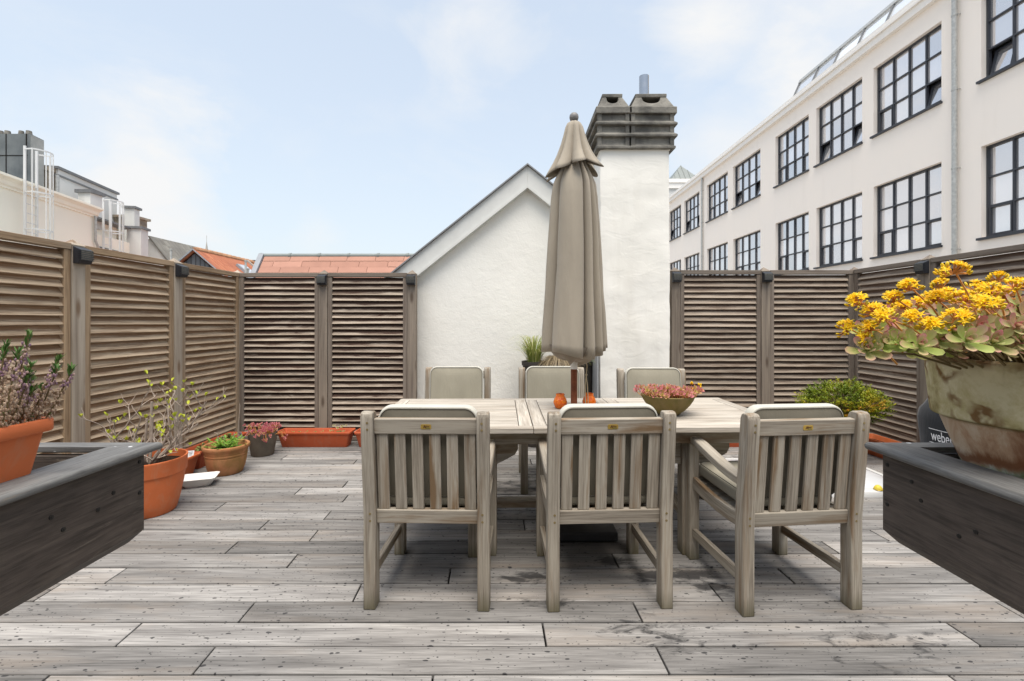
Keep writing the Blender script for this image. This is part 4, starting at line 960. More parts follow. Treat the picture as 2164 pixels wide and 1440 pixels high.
for x in (xa,xb):
    for sy in (-1,1):
        b=MB(); y=sy*(hy-.17); b.box(x-.038,x+.038,y-.038,y+.038,0,TZ-th-.076,2); b.build('leg',M['teak'],tab,bevel=.004)
        # curved brackets either side of each leg
        for sx in (-1,1):
            c=MB(); x0=x+sx*.0385; zt=TZ-th-.078; pts=[(x0,y-.015,zt),(x0+sx*.20,y-.015,zt),(x0+sx*.20,y-.015,zt-.045),(x0+sx*.185,y-.015,zt-.075),(x0+sx*.14,y-.015,zt-.10),(x0+sx*.08,y-.015,zt-.13),(x0,y-.015,zt-.135)]
            c.poly(pts,(0,.030,0)); c.build('bracket',M['teak'],tab,bevel=.002)
b=MB(); b.box(xa+.0385,xb-.0385,-.035,.035,.15,.195,0); b.build('stretcher',M['teak'],tab,bevel=.003)
for x in (xa,xb):
    b=MB(); b.box(x-.03,x+.03,-hy+.209,hy-.209,.1955,.24,1); b.build('foot_rail',M['teak'],tab,bevel=.003)

W_=.570; D_=.545
def chair():
    t=thing('teak_armchair','x','chair')
    yb=-D_/2; yf=D_/2; px=W_/2-.0275; lean=.045
    def bp(z): return yb+.033-lean*max(0,(z-.42)/.48)
    for sx in (-1,1):
        b=MB(); zs_=[0,.2,.42,.6,.8,.872,.890,.899]; 
        rings=[]
        for z in zs_:
            tt=max(0,(z-.872)/.027); hw=.0275; hd=.033*math.sqrt(max(.02,1-(tt*.93)**2))
            y=bp(z); rings.append((z,hw,hd,y))
        vs=[];gc=[];fs=[]; o=rng.uniform(-50,50)
        for z,hw,hd,y in rings:
            for a,c in ((-1,-1),(1,-1),(1,1),(-1,1)): vs.append((sx*px+a*hw,y+c*hd,z)); gc.append((z+o,a*hw+o,c*hd))
        for i in range(len(rings)-1):
            for k in range(4): l=(k+1)%4; fs.append((i*4+k,i*4+l,i*4+4+l,i*4+4+k))
        fs+=[(3,2,1,0),tuple(range(len(rings)*4-4,len(rings)*4))]
        b.add(vs,fs,gc); b.build('rear_leg',M['teak'],t,bevel=.005,smooth=30)
        b=MB(); b.box(sx*px-.0275,sx*px+.0275,yf-.060,yf,0,.635,2); b.build('front_leg',M['teak'],t,bevel=.004)
        # swept arm
        b=MB(); ys_=[bp(.60)+.031,-.16,-.08,.02,.12,.19,.24,yf+.028]; zz=[.588,.592,.602,.622,.644,.655,.655,.645]
        path=[(sx*px,y,z) for y,z in zip(ys_,zz)]
        b.sweep(path,[(-.029,-.019),(.029,-.019),(.029,.017),(.02,.021),(-.02,.021),(-.029,.017)],(1,0,0)); b.build('arm',M['teak'],t,bevel=.004)
        # dipped seat rail and lower stretcher
        b=MB(); path=[(sx*px,y,z) for y,z in ((bp(.42)+.033,.405),(-.14,.398),(-.02,.398),(.08,.405),(.16,.416),(yf-.061,.424))]
        b.sweep(path,[(-.0125,-.032),(.0125,-.032),(.0125,.032),(-.0125,.032)],(1,0,0)); b.build('seat_rail',M['teak'],t,bevel=.003)
        b=MB(); b.box(sx*px-.013,sx*px+.013,bp(.15)+.0335,yf-.0605,.125,.172,1); b.build('stretcher',M['teak'],t,bevel=.003)
    def rail(z0,z1,name):
        b=MB(); y=bp((z0+z1)/2); tl=math.atan(lean/.48); dz=Vector((0,-math.sin(tl),math.cos(tl))); dy=Vector((0,math.cos(tl),math.sin(tl)))
        b.obox((0,y,(z0+z1)/2),(px-.028,0,0),dz*(z1-z0)/2,dy*.015); return b.build(name,M['teak'],t,bevel=.003),y,dy
    tr,ytr,dy=rail(.800,.868,'top_rail'); rail(.385,.448,'bottom_rail')
    for i in range(6):
        x=-.197+.0788*i; b=MB(); b.board((x,bp(.448),.449),(x,bp(.80),.7995),.051,.013,(0,-1,0)); b.build('back_slat',M['teak'],t,bevel=.002)
    b=MB(); b.box(-px+.028,px-.028,yf-.048,yf-.014,.375,.44,0); b.build('front_rail',M['teak'],t,bevel=.003)
    for i in range(7):
        y=-.18+.062*i; z=.428-.022*math.sin(math.pi*(y+.25)/.5); b=MB(); b.box(-px+.0130,px-.0130,y-.023,y+.023,z-.009,z+.009,0); b.build('seat_slat',M['teak'],t,bevel=.002)
    # dowel plugs
    b=MB()
    for sx in (-1,1):
        for z in (.852,.822,.435,.402): b.tube([(sx*(px-.004),bp(z)-.034,z),(sx*(px-.004),bp(z)-.0315,z)],.0055,8)
    b.build('dowels',M['stem'],t)
    # brass maker's plate on the top rail
    pl=MB(); c=Vector((.004,ytr,.834)); n=-dy; u=Vector((1,0,0)); v=n.cross(u) if False else Vector((0,-math.sin(math.atan(lean/.48)),math.cos(math.atan(lean/.48))))
    o=c+n*.0152; w,h,q=.0235,.0115,.0045
    pts=[(-w+q,-h),(w-q,-h),(w,-h+q),(w,h-q),(w-q,h),(-w+q,h),(-w,h-q),(-w,-h+q)]
    pl.poly([o+u*a+v*b_ for a,b_ in pts],n*.0012); plo=pl.build('maker_plate',M['brass'],tr,bevel=.0006)
    tl=math.atan(lean/.48); rot=(math.pi/2+tl*1.0,0,0)
    link_mesh('lettering',text_mesh('A',.019,.0004),M['maroon'],plo,tuple(o+n*.0017-u*.006),rot); link_mesh('lettering',text_mesh('lmr',.013,.0004),M['maroon'],plo,tuple(o+n*.0017+u*.0075+v*.002),rot)
    g=MB(); g.obox(o+n*.0015+u*.008-v*.006,u*.010,v*.0013,n*.0004); g.build('green_line',M['greenink'],plo)
    return t
ch0=chair()
def rrect(w,h,r,n=6):
    out=[]
    for cx,cy,a0 in ((w/2-r,h/2-r,0),(-w/2+r,h/2-r,90),(-w/2+r,-h/2+r,180),(w/2-r,-h/2+r,270)):
        for k in range(n+1): a=R(a0+90*k/n); out.append((cx+r*math.cos(a),cy+r*math.sin(a)))
    return out
def pad(mb,M4,w,h,t,r,puff,nz=0,mi_face=0,mi_band=1,seed=0,mi_bot=0):
    """boxed cushion: two pillowed faces joined by a straight band"""
    ol=rrect(w,h,r); n=len(ol); rings=[]
    def ring(sc_,z):
        return [M4@Vector((x*sc_,y*sc_,z+nz*noise.noise(Vector((x*9+seed,y*9,z*5))))) for x,y in ol]
    fw,fh=w-.020,h-.020; of=rrect(fw,fh,r-.008)
    def face(f,sg):
        o=[]
        for x,y in of:
            x,y=x*f,y*f; z=sg*(t/2+puff*(1-abs(2*x/fw)**3.5)*(1-abs(2*y/fh)**3.5)+nz*noise.noise(Vector((x*8+seed,y*8,sg*3)))*(1-f**8)); o.append(M4@Vector((x,y,z)))
        return o
    fr=[.001,.12,.25,.38,.5,.6,.7,.78,.85,.91,.96,1.0]
    top=[face(f,1) for f in fr]; bot=[face(f,-1) for f in fr]
    vs=[];fs=[]
    def strip(A,B,mi,flip):
        vs_=A+B; m=len(A); f=[]
        for k in range(m):
            l=(k+1)%m; q=(k,l,m+l,m+k); f.append(q if flip else q[::-1])
        mb.add(vs_,f,[(v.x,v.y,v.z) for v in vs_],.5,mi)
    for a,b_ in zip(top,top[1:]): strip(a,b_,mi_face,True)
    for a,b_ in zip(bot,bot[1:]): strip(a,b_,mi_bot,False)
    seq=[top[-1]]+[[M4@Vector((x*k_,y*k_,z)) for x,y in ol] for k_,z in ((.985,t/2-.001),(1.0,t/2-.010),(1.006,0),(1.0,-t/2+.010),(.985,-t/2+.001))]+[bot[-1]]
    for A_,B_ in zip(seq,seq[1:]): strip(A_,B_,mi_band,True)
    return ol
def piping(mb,M4,w,h,t,r,rad=.0024):
    ol=rrect(w-.022,h-.022,r-.009,8)
    for z in (t/2,-t/2): mb.sweep([M4@Vector((x,y,z)) for x,y in ol],[(rad*math.cos(q*math.pi/3),rad*math.sin(q*math.pi/3)) for q in range(6)],M4.to_3x3()@Vector((0,0,1)),closed=True)
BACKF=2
def cushion(back_h,slip):
    t=thing('chair_cushion','x','cushion')
    yb=-D_/2
    tl=math.atan(.045/.48)
    Mb=Matrix.Translation((0,yb+.088-.045*.5+.012,.475+back_h/2+.005))@Matrix.Rotation(math.pi/2+tl,4,'X')
    b=MB(); pad(b,Mb,.458,back_h,.052,.06,.016,.004,BACKF,1,rng.random()*9,0); o=b.build('back_pad',[M['cushion'],M['cushion_band'],M['cushion_back_shade']],t,smooth=60)
    p=MB(); piping(p,Mb,.460,back_h+.002,.054,.06); p.build('piping',M['piping'],o,smooth=180)
    Ms=Matrix.Translation((0,.035,.478))@Matrix.Rotation(R(1.5),4,'X')
    b=MB(); pad(b,Ms,.455,.47,.055,.06,.014,.004,0,0,rng.random()*9); o=b.build('seat_pad',[M['cushion'],M['cushion_band']],t,smooth=60)
    p=MB(); piping(p,Ms,.457,.472,.057,.06); p.build('piping',M['piping'],o,smooth=180)
    return t
cu0=cushion(.435,0)
seats=[(-.385,2.315,-1.5,'teak armchair on the camera side, leftmost, its back to the viewer'),
       (.425,2.315,2.6,'teak armchair on the camera side between two others, dark stained foot rail below'),
       (1.265,2.295,5.5,'slightly turned teak armchair at the right end showing its swept arm'),
       (-.485,3.72,180,'teak armchair across the table nearest the dark left panels'),
       (.335,3.70,181,'teak armchair across the table partly behind the parasol pole'),
       (1.160,3.60,178,'teak armchair across the table behind the succulent bowl')]
seats[1]=(.425,2.315,2.6,'teak armchair on the camera side in the middle of the near row')
cl=['sage cushion on the leftmost near armchair, showing over its top rail','sage cushion on the middle near armchair in front of the orange glasses','sage cushion on the turned armchair at right, seat pad visible','sage cushion facing the viewer on the far armchair at left','sage cushion facing the viewer behind the parasol pole','sage cushion facing the viewer behind the succulent bowl']
for i,(x,y,a,lab) in enumerate(seats):
    o=ch0 if i==0 else copy_tree(ch0); o.location=(x,y,0); o.rotation_euler.z=R(a); tag(o,lab,None,'teak armchairs round the table')
    c=cu0 if i==0 else copy_tree(cu0); ca=R(a)+R((0,.6,-.5,1.0,-.8,.9)[i]); c.location=(x,y,(0,.004,.006,-.002,.002,0)[i]); c.rotation_euler.z=ca; tag(c,cl[i],None,'sage cushions on the armchairs')

# ---- parasol
px_,py_=PX(1213,2.90),2.90
par=thing('parasol','closed taupe parasol standing through the table, ball finial on top','parasol',(px_,py_,0))
b=MB(); b.lathe([(.0205,.07),(.0205,1.005)],(0,0,0),20); b.build('lower_pole',M['polewood'],par,smooth=40)
b=MB(); b.lathe([(.0225,.998),(.0225,1.25),(.0205,1.25),(.0205,2.45)],(0,0,0),20); b.build('upper_pole',M['polewhite'],par,smooth=40)
zt=PZ(253,2.85)
b=MB(); b.lathe([(.015,zt-.03),(.017,zt),(.021,zt+.006),(.017,zt+.012),(.026,zt+.020),(.0295,zt+.035),(.027,zt+.050),(.018,zt+.061),(.0,zt+.065)],(0,0,0),24); b.build('finial',M['finial'],par,smooth=60)
LB=[204,286,311,326,341,357,40,82,124,164]          # valleys between the folded panels, degrees
def fold(q,depth,shp=.55):
    a=math.degrees(q)%360; bs=sorted(LB)
    for i in range(len(bs)):
        lo=bs[i]; hi=bs[(i+1)%len(bs)]+(360 if i==len(bs)-1 else 0); aa=a if a>=lo else a+360
        if lo<=aa<hi:
            u=(aa-lo)/(hi-lo); w=(hi-lo)
            d=depth*(1.12 if w<60 else .85)
            e=math.sin(math.pi*u)**(.24 if w>60 else .42)
            lead=.16*(u-.45) if w>60 else .14*(u-.5)     # each panel laps over its neighbour
            return 1-d*(1-e)+lead*depth*1.3
    return 1
NQ=420
def canopy():
    b=MB(); prof=[(.045,zt-.06),(.075,2.30),(.118,2.215),(.138,2.17),(.150,2.08),(.160,1.95),(.170,1.8),(.179,1.65),(.186,1.5),(.196,1.36),(.204,1.24),(.209,1.165),(.2095,1.125)]
    vs=[];fs=[];gc=[]
    for i,(r,z) in enumerate(prof):
        t=i/(len(prof)-1); dep=.42+.30*min(1,t*2.2)
        for k in range(NQ):
            q=2*math.pi*k/NQ; qq=q+.07*math.sin(z*2.3)+.05*noise.noise(Vector((math.cos(q)*2.2,math.sin(q)*2.2,z*2.4)))   # folds twist a little going up
            f=fold(qq,dep); a=math.degrees(q)
            rr=r*f+.006*noise.noise(Vector((math.cos(q)*3,math.sin(q)*3,z*4)))+.0030*noise.noise(Vector((math.cos(q)*7,math.sin(q)*7,z*11)))+.0022*math.sin(26*z+9*q+5*noise.noise(Vector((q*2,z*3,1))))*max(0,noise.noise(Vector((q*1.5+4,z*2.2,7))))*2
            zz=z
            if t>.88: zz=z+(t-.88)/.12*(.020*math.sin(q*2+.6)+.012*math.cos(3*q)-.035*max(0,-math.cos(q-R(60))))
            vs.append((rr*math.cos(q),rr*math.sin(q),zz)); gc.append((q,z,0))
    m=len(prof)
    for i in range(m-1):
        for k in range(NQ): l=(k+1)%NQ; fs.append((i*NQ+l,i*NQ+k,(i+1)*NQ+k,(i+1)*NQ+l))
    b.add(vs,fs,gc,.5); o=b.build('canopy',M['canopy'],par,smooth=60)
    md=o.modifiers.new('cloth','SOLIDIFY'); md.thickness=.003; md.offset=-1
    # hem gathered in underneath, swirling to the pole
    b=MB(); n=120; prof=[(.172,1.155),(.160,1.118),(.135,1.088),(.105,1.068),(.072,1.055),(.045,1.052),(.026,1.060)]; vs=[];fs=[]
    for i,(r,z) in enumerate(prof):
        for k in range(n):
            q=2*math.pi*k/n; s=math.sin(5*q+i*.55)+.6*math.sin(9*q+i*.9+1); d=(.10 if i>0 else .05)
            vs.append((r*(1+d*s*.6)*math.cos(q),r*(1+d*s*.6)*math.sin(q),z+.010*s*(1 if 0<i<6 else 0)-.012*math.cos(q-R(300))))
    for i in range(len(prof)-1):
        for k in range(n): l=(k+1)%n; fs.append((i*n+l,i*n+k,(i+1)*n+k,(i+1)*n+l))
    b.add(vs,fs,None,.5); b.build('gathered_hem',M['canopy_in'],par,smooth=70)
    # vent flounce with deep scallops
    b=MB(); n=240; prof=[(.030,zt+.004),(.042,zt-.006),(.052,zt-.03),(.063,zt-.08),(.076,zt-.13),(.096,zt-.19),(.116,zt-.235),(.138,zt-.275),(.152,zt-.30)]; vs=[];fs=[]
    VL=[i*30+(0,7,-4,5,-6,3,8,-3,4,-7,2,5)[i] for i in range(12)]
    for i,(r,z) in enumerate(prof):
        t=(i/(len(prof)-1))
        for k in range(n):
            q=2*math.pi*k/n; a=math.degrees(q); e=1e9
            sh=2*abs(math.cos(4.5*q+.35+.45*math.sin(2*q+.5)+.12*math.sin(z*9)))-1
            rr=r*(1-.10*t+(.07+.27*t)*sh); zz=z-.024*t*t*sh+.030*t*t*math.sin(q*1.0+1.9)+.010*t*math.sin(5*q+2)
            vs.append((rr*math.cos(q),rr*math.sin(q),zz))
    for i in range(len(prof)-1):
        for k in range(n): l=(k+1)%n; fs.append((i*n+l,i*n+k,(i+1)*n+k,(i+1)*n+l))
    b.add(vs,fs,None,.5); o=b.build('vent_flounce',M['canopy'],par,smooth=70); md=o.modifiers.new('cloth','SOLIDIFY'); md.thickness=.003; md.offset=-1
canopy()
b=MB(); cxd=.078; b.tube([(.06,-.03,1.10),(cxd,-.035,1.02),(cxd-.004,-.035,.985),(cxd-.006,-.035,.96)],.0032,6); b.tube([(cxd-.006,-.035,.96),(cxd+.002,-.03,.90),(cxd+.008,-.03,.80),(cxd+.004,-.03,.755)],.0032,6); b.tube([(cxd-.006,-.035,.96),(cxd-.012,-.03,.90),(cxd-.010,-.03,.80),(cxd-.006,-.03,.758)],.0032,6)
b.blob((cxd-.005,-.035,.965),.008); b.build('pull_cord',M['cord'],par,smooth=60)
bs=thing('umbrella_weight','low dark square weight holding the parasol pole under the table','parasol weight',(px_,py_,0))
b=MB(); b.box(-.23,.23,-.23,.23,.006,.060); b.build('slab',M['rubber'],bs,bevel=.012,seg=3)
b=MB(); b.lathe([(.05,.0602),(.045,.075),(.028,.085),(.028,.30),(.0225,.30),(.0225,.09)],(0,0,0),20); b.build('sleeve',M['rubber'],bs,smooth=40)

# ---- things on the table
def orange_glass(px,y,lab):
    t=thing('glass_lantern',lab,'candle glass',(PX(px,y),y,TZ+.0005),rng.uniform(0,6),'orange glass lanterns on the table')
    b=MB(); pr=[(.001,.002),(.026,.001),(.031,.006),(.0395,.030),(.0405,.042),(.036,.060),(.0285,.074),(.0255,.080),(.0275,.086),(.0272,.091),(.0245,.091),(.0235,.082),(.033,.060),(.0375,.042),(.036,.028),(.028,.008),(.001,.007)]
    pr=[(r*1.10*(1.0 if z<.055 else .96),z*1.02) for r,z in pr]; b.lathe(pr,(0,0,0),28,fn=lambda q,z:1+.018*math.sin(q*6+z*160)*(1 if .012<z<.07 else .2)); b.build('jar',M['orangeglass'],t,smooth=60)
    c=MB(); c.lathe([(.022,.0075),(.022,.022),(.001,.024)],(0,0,0),16); c.build('candle',M['cushion_band'],t,smooth=40)
orange_glass(1184,2.93,'orange ridged glass lantern left of the parasol pole'); orange_glass(1245,2.95,'orange ridged glass lantern right of the parasol pole')
def rosette(mb,c,up,size,nl,rnd=None,grad=.25,W=.42,shape=((0,.2),(.3,.55),(.6,.95),(.85,1),(1,.45))):
    up=Vector(up).normalized(); a=up.cross(Vector((.3,1,.2))).normalized(); bb=up.cross(a)
    base=rng.random() if rnd is None else rnd
    for i in range(nl):
        q=i*2.39996; u=(i+.5)/nl; el=R(78)*(1-u)+R(8)*u       # inner leaves upright
        d=(a*math.cos(q)+bb*math.sin(q))*math.cos(el)+up*math.sin(el)
        L=size*(.45+.6*u); mb.leaf(Vector(c)+up*(.12*size*(1-u)),d,up,L,L*W,shape,cup=.16,bend=.28,rnd=min(1,max(0,base+rng.uniform(-.12,.12)+grad*(u-.5))))
bw=thing('succulent_bowl','olive glazed bowl of pink succulents on the table','planter',(PX(1411,2.74),2.74,TZ),0)
b=MB(); b.lathe([(.001,.001),(.062,.001),(.068,.006),(.098,.030),(.128,.064),(.146,.092),(.156,.118),(.152,.122),(.146,.118),(.135,.095),(.001,.090)],(0,0,0),48); b.build('bowl',M['bowl'],bw,smooth=50)
b=MB(); b.lathe([(.139,.100),(.09,.105),(.001,.108)],(0,0,0),24); b.build('soil',M['soil'],bw)
b=MB(); fl=MB(); stb=MB()
for i in range(105):
    q=rng.uniform(0,2*math.pi); rr=.155*math.sqrt(rng.random()); h=rng.uniform(.008,.036)*(1.15-rr*2); x,y=rr*math.cos(q),rr*math.sin(q)
    if i<22: q=rng.choice((rng.uniform(-.6,.6),math.pi+rng.uniform(-.6,.6))); rr=rng.uniform(.13,.19); x,y=rr*math.cos(q),rr*math.sin(q); h=rng.uniform(.012,.045)
    c=Vector((x,y,.116+h)); b_up=Vector((x*2.2,y*2.2-.28,.5)); rosette(b,c,b_up,rng.uniform(.020,.031),13,rng.choice((.0,.06,.12,.22,.34,.5)),.5,W=.40)
    stb.tube([(x*.8,y*.8,.10),c],.0022,5)
b.build('rosettes',M['sedum_small'],bw,smooth=60); stb.build('stems',M['pinkstem'],bw)
for k in range(10):
    c=Vector((.165+rng.uniform(-.02,.045),rng.uniform(-.04,.03),.150+rng.uniform(-.005,.045))); fl.blob(c,.005,.005,.008,mi=0)
fl.build('flowers',M['petal'],bw,smooth=60)

# ================================================================== PLANTER BOXES IN THE FOREGROUND
def planter(sx,name,label,screws):
    """sx=-1 the left box, +1 the right; the inner long face looks across the deck"""
    xi=.945*sx; xo=1.44*sx; y0,y1=-.15,1.165; zt=.962; zb=.745; tk=.022
    t=thing('planter_box',label,'planter box',((xi+xo)/2,(y0+y1)/2,0),0,'dark wooden planter boxes in the foreground'); og=tuple(t.location)
    def prof(x,d): return [(x,y0,zt),(x,y0,zb+.024),(x+d*.022,y0,zb),(x+d*.040,y0,zb),(x+d*.040,y0,zb+.03),(x+d*tk,y0,zb+.05),(x+d*tk,y0,zt)]
    for x,d,nm in ((xi,sx,'side_panel'),(xo,-sx,'side_panel')):
        b=MB(); P0=prof(x,d); n=len(P0); A=[Vector(p) for p in P0]; B=[Vector((p[0],y1-.001 if p[2]>zb+.02 else y1-.022,p[2])) for p in P0]
        gc=[(p.y,p.x*1.0+9,p.z) for p in A]+[(p.y,p.x+9,p.z) for p in B]; fs=[(k,(k+1)%n,n+(k+1)%n,n+k) for k in range(n)]+[tuple(range(n-1,-1,-1)),tuple(range(n,2*n))]
        if (d<0): fs=[f[::-1] for f in fs]
        b.add(A+B,fs,gc); o=b.build(nm,M['planter'],t,og)
        if nm=='side_panel' and x==xi:
            for (yy,zz) in screws:
                c=MB(); c.tube([(x+d*.002,yy,zz),(x-d*.0016,yy,zz)],[.0052,.0046],10); c.tube([(x-d*.0014,yy,zz),(x-d*.0022,yy,zz)],.0018,6); c.build('screw',M['screw'],o,og)
    xa,xb=min(xi,xo)+tk+.0005,max(xi,xo)-tk-.0005
    for y,s in ((y1-.003,-1),(y0+.003,1)):
        b=MB(); b.box(xa,xb,min(y,y+s*tk),max(y,y+s*tk),zb+.03,zt,0); b.build('end_panel',M['planter'],t,og)
    b=MB(); b.box(xa,xb,y0+.03,y1-.03,zb+.031,zb+.05,1); b.build('floor_board',M['planter'],t,og)
    # rim: half-round nosing, mitred at the corners
    ri=.043; rs=.018
    def rim(p0,p1,inn,wd,wo):
        b=MB(); d=(Vector(p1)-Vector(p0)).normalized(); inn=Vector(inn); sec=[]
        for k in range(7): a=math.pi/2+math.pi*k/6; sec.append((.011*math.cos(a)+.011,.0105*math.sin(a)))
        sec.append((.03,-.0105)); sec.append((.034,-.001)); sec.append((wd,-.001)); sec.append((wd,.0105))
        vs=[];gc=[]; n=len(sec); o=rng.uniform(-40,40)
        for p,sg in ((Vector(p0),1),(Vector(p1),-1)):
            for a,z in sec: v=p+inn*a+d*((a*wo/wd)*sg)+Vector((0,0,z)); vs.append(v); gc.append((v.dot(d)+o,a+o,z))
        fs=[(k,(k+1)%n,n+(k+1)%n,n+k) for k in range(n)]+[tuple(range(n-1,-1,-1)),tuple(range(n,2*n))]
        if d.cross(inn).z>0: fs=[f[::-1] for f in fs]
        b.add(vs,fs,gc); return b.build('rim_board',M['rim'],t,og,smooth=40)
    a,c,z=xi-sx*rs,xo+sx*rs,zt+.0107
    yb_=y1+ri-.005; rim((a,y0-ri,z),(a,yb_,z),(sx,0,0),.098,.055); rim((a,yb_,z),(c,yb_,z),(0,-1,0),.055,.098); rim((c,yb_,z),(c,y0-ri,z),(-sx,0,0),.098,.055); rim((c,y0-ri,z),(a,y0-ri,z),(0,1,0),.055,.098)
    b=MB(); b.box(xa,xb,y0+.03,y1-.03,zb+.051,.895); b.build('soil',M['soil'],t,og)
    for x in (xo-sx*.06,):
        for y in (y0+.08,y1-.08):
            b=MB(); b.box(x-.03,x+.03,y-.03,y+.03,0,zb+.03,2); b.build('leg',M['planter'],t,og)
    for y in (y0+.08,.42):
        b=MB(); x=xi+sx*.10; b.box(x-.03,x+.03,y-.03,y+.03,0,zb+.03,2); b.build('leg',M['planter'],t,og)
    return t
planter(-1,'planter_box','dark wooden planter box at left holding the heather trough',[(1.150,.946),(1.075,.896),(1.150,.868),(1.035,.872),(.955,.864),(.93,.90)])
planter(1,'planter_box','dark wooden planter box at right holding the weathered clay pot',[(1.15,.938),(1.15,.838),(1.08,.92),(1.055,.885),(.93,.87),(.965,.845)])

# ---- planted pots
def trough(loc,rz,L,Wd,H,label,mat,group,rim=.012):
    t=thing('planter_trough',label,'trough',loc,rz,group)
    def rect(l,w,z,r=.018): return [Vector((x,y,z)) for x,y in rrect(l,w,r,3)]
    k=.80; b=MB(); l0,w0=L-.035,Wd*k-.02
    b.loft([rect(l0*.93,w0*.86,0),rect(l0*.94,w0*.88,.004),rect(L-.022,Wd-.022,H-.028),rect(L-.004,Wd-.004,H-.026),rect(L,Wd,H-.022),rect(L,Wd,H-.003),rect(L-.004,Wd-.004,H),rect(L-.022,Wd-.022,H),rect(L-.026,Wd-.026,H-.004),rect(l0*.95,w0*.92,.02)],cap1=True)
    b.build('trough_body',mat,t,smooth=45)
    s=MB(); z=H*.72; s.loft([rect(L-.045,Wd-.045,z-.01),rect(L-.040,Wd-.040,z)]); 
    s.build('soil',M['soil'],t)
    return t
TG='terracotta plastic troughs along the fences'
def seedlings(t,L,Wd,z,n,mat,size,seed,upspread=.6,flowers=0):
    r_=random.Random(seed); b=MB(); s=MB()
    for i in range(n):
        x=r_.uniform(-L/2+.05,L/2-.05); y=r_.uniform(-Wd/2+.04,Wd/2-.04); h=r_.uniform(.4,1.6)*size; c=Vector((x+r_.uniform(-.01,.01),y+r_.uniform(-.01,.01),z+h)); s.tube([(x,y,z-.005),c],.0016,4)
        for k in range(6): q=r_.uniform(0,6.28); b.leaf(c-Vector((0,0,h*.6*r_.random())),(math.cos(q),math.sin(q),r_.uniform(-.1,.8)),(0,0,1),size*r_.uniform(.5,1),size*.42,rnd=r_.random())
    b.build('seedlings',mat,t,smooth=60); s.build('stems',M['stem'],t)
def plant_label(loc,rz,label,tilt=.35):
    t=thing('plant_label',label,'plant label',loc,rz,'plant labels in the troughs'); b=MB(); up=Vector((0,math.sin(tilt),math.cos(tilt))); b.obox(up*.03,(.024,0,0),up*.045,Vector((0,math.cos(tilt),-math.sin(tilt)))*.0006); o=b.build('card',M['tagwhite'],t)
    g=MB(); 
    for k in range(3): g.obox(up*(.062-.012*k)+Vector((0,-.0012*math.cos(tilt),.0012*math.sin(tilt))),(.015-.003*k,0,0),up*.0022,Vector((0,1,0))*.0003)
    g.build('print',M['tagink'],o)
# left fence troughs
t=trough((-2.80,3.56,0),R(90),.78,.19,.165,'bright terracotta trough between big orange pot and clay pot',M['orange'],TG); seedlings(t,.70,.18,.12,70,M['seedling'],.035,1)
t=trough((-2.83,4.33,0),R(90),.72,.19,.165,'terracotta trough behind the grey brown pot in the left corner',M['orange_dk'],TG); seedlings(t,.66,.18,.12,60,M['seedling'],.035,2)
t=trough((-2.06,4.765,0),0,.76,.19,.165,'red terracotta trough below the two dark back panels',M['orange_dk'],TG); seedlings(t,.7,.18,.12,40,M['seedling'],.022,3)
b=MB(); r_=random.Random(5)
for i in range(9): c=Vector((.22+r_.uniform(-.06,.10),r_.uniform(-.05,.03),.14+r_.uniform(0,.075))); rosette(b,c,(r_.uniform(-.4,.4),-.5,1),.02,9,W=.45,rnd=.2)
b.build('rosettes',M['sedum'],t,smooth=60)
t=trough((-1.26,4.765,0),0,.76,.19,.165,'red terracotta trough with pink rosettes mostly behind the leftmost armchair',M['orange_dk'],TG); b=MB()
for i in range(12): c=Vector((-.30+r_.uniform(0,.35),r_.uniform(-.09,.03),.155+r_.uniform(0,.06))); rosette(b,c,(r_.uniform(-.4,.4),-.6,1),.022,10,W=.45)
b.build('rosettes',M['sedum'],t,smooth=60)
t=trough((2.30,4.765,0),0,.80,.19,.165,'terracotta trough under the right back fence seen below the table',M['orange_dk'],TG); seedlings(t,.7,.18,.12,30,M['seedling'],.02,6)
t=trough((3.555,4.22,0),R(90),.80,.19,.165,'bare terracotta trough along the right fence by the golden shrub',M['orange'],TG)
b=MB()
for i in range(14): b.blob((rng.uniform(-.3,.1),rng.uniform(-.05,.05),.125),rng.uniform(.008,.018))
b.build('clods',M['soil'],t)
plant_label((-2.745,3.86,.13),R(20),'tilted white plant label in the trough beside the clay pot',.5); plant_label((-2.70,4.52,.14),R(-15),'white plant label standing behind the grey brown pot',-.35)

def pot(name,label,loc,prof,mat,soil_r,soil_z,cat='planter',group=None,n=48):
    t=thing(name,label,cat,loc,0,group); b=MB(); b.lathe(prof,(0,0,0),n); b.build('pot',mat,t,smooth=40)
    s=MB(); s.lathe([(soil_r,soil_z-.004),(soil_r*.6,soil_z+.004),(.001,soil_z+.006)],(0,0,0),24); s.build('soil',M['soil'],t,smooth=60); return t
def wall_prof(pts,th): 
    inner=[(max(.001,r-th),z) for r,z in pts[::-1] if z>.02]; return [(.001,.0)]+pts+inner[0:]+[(.001,.02)]
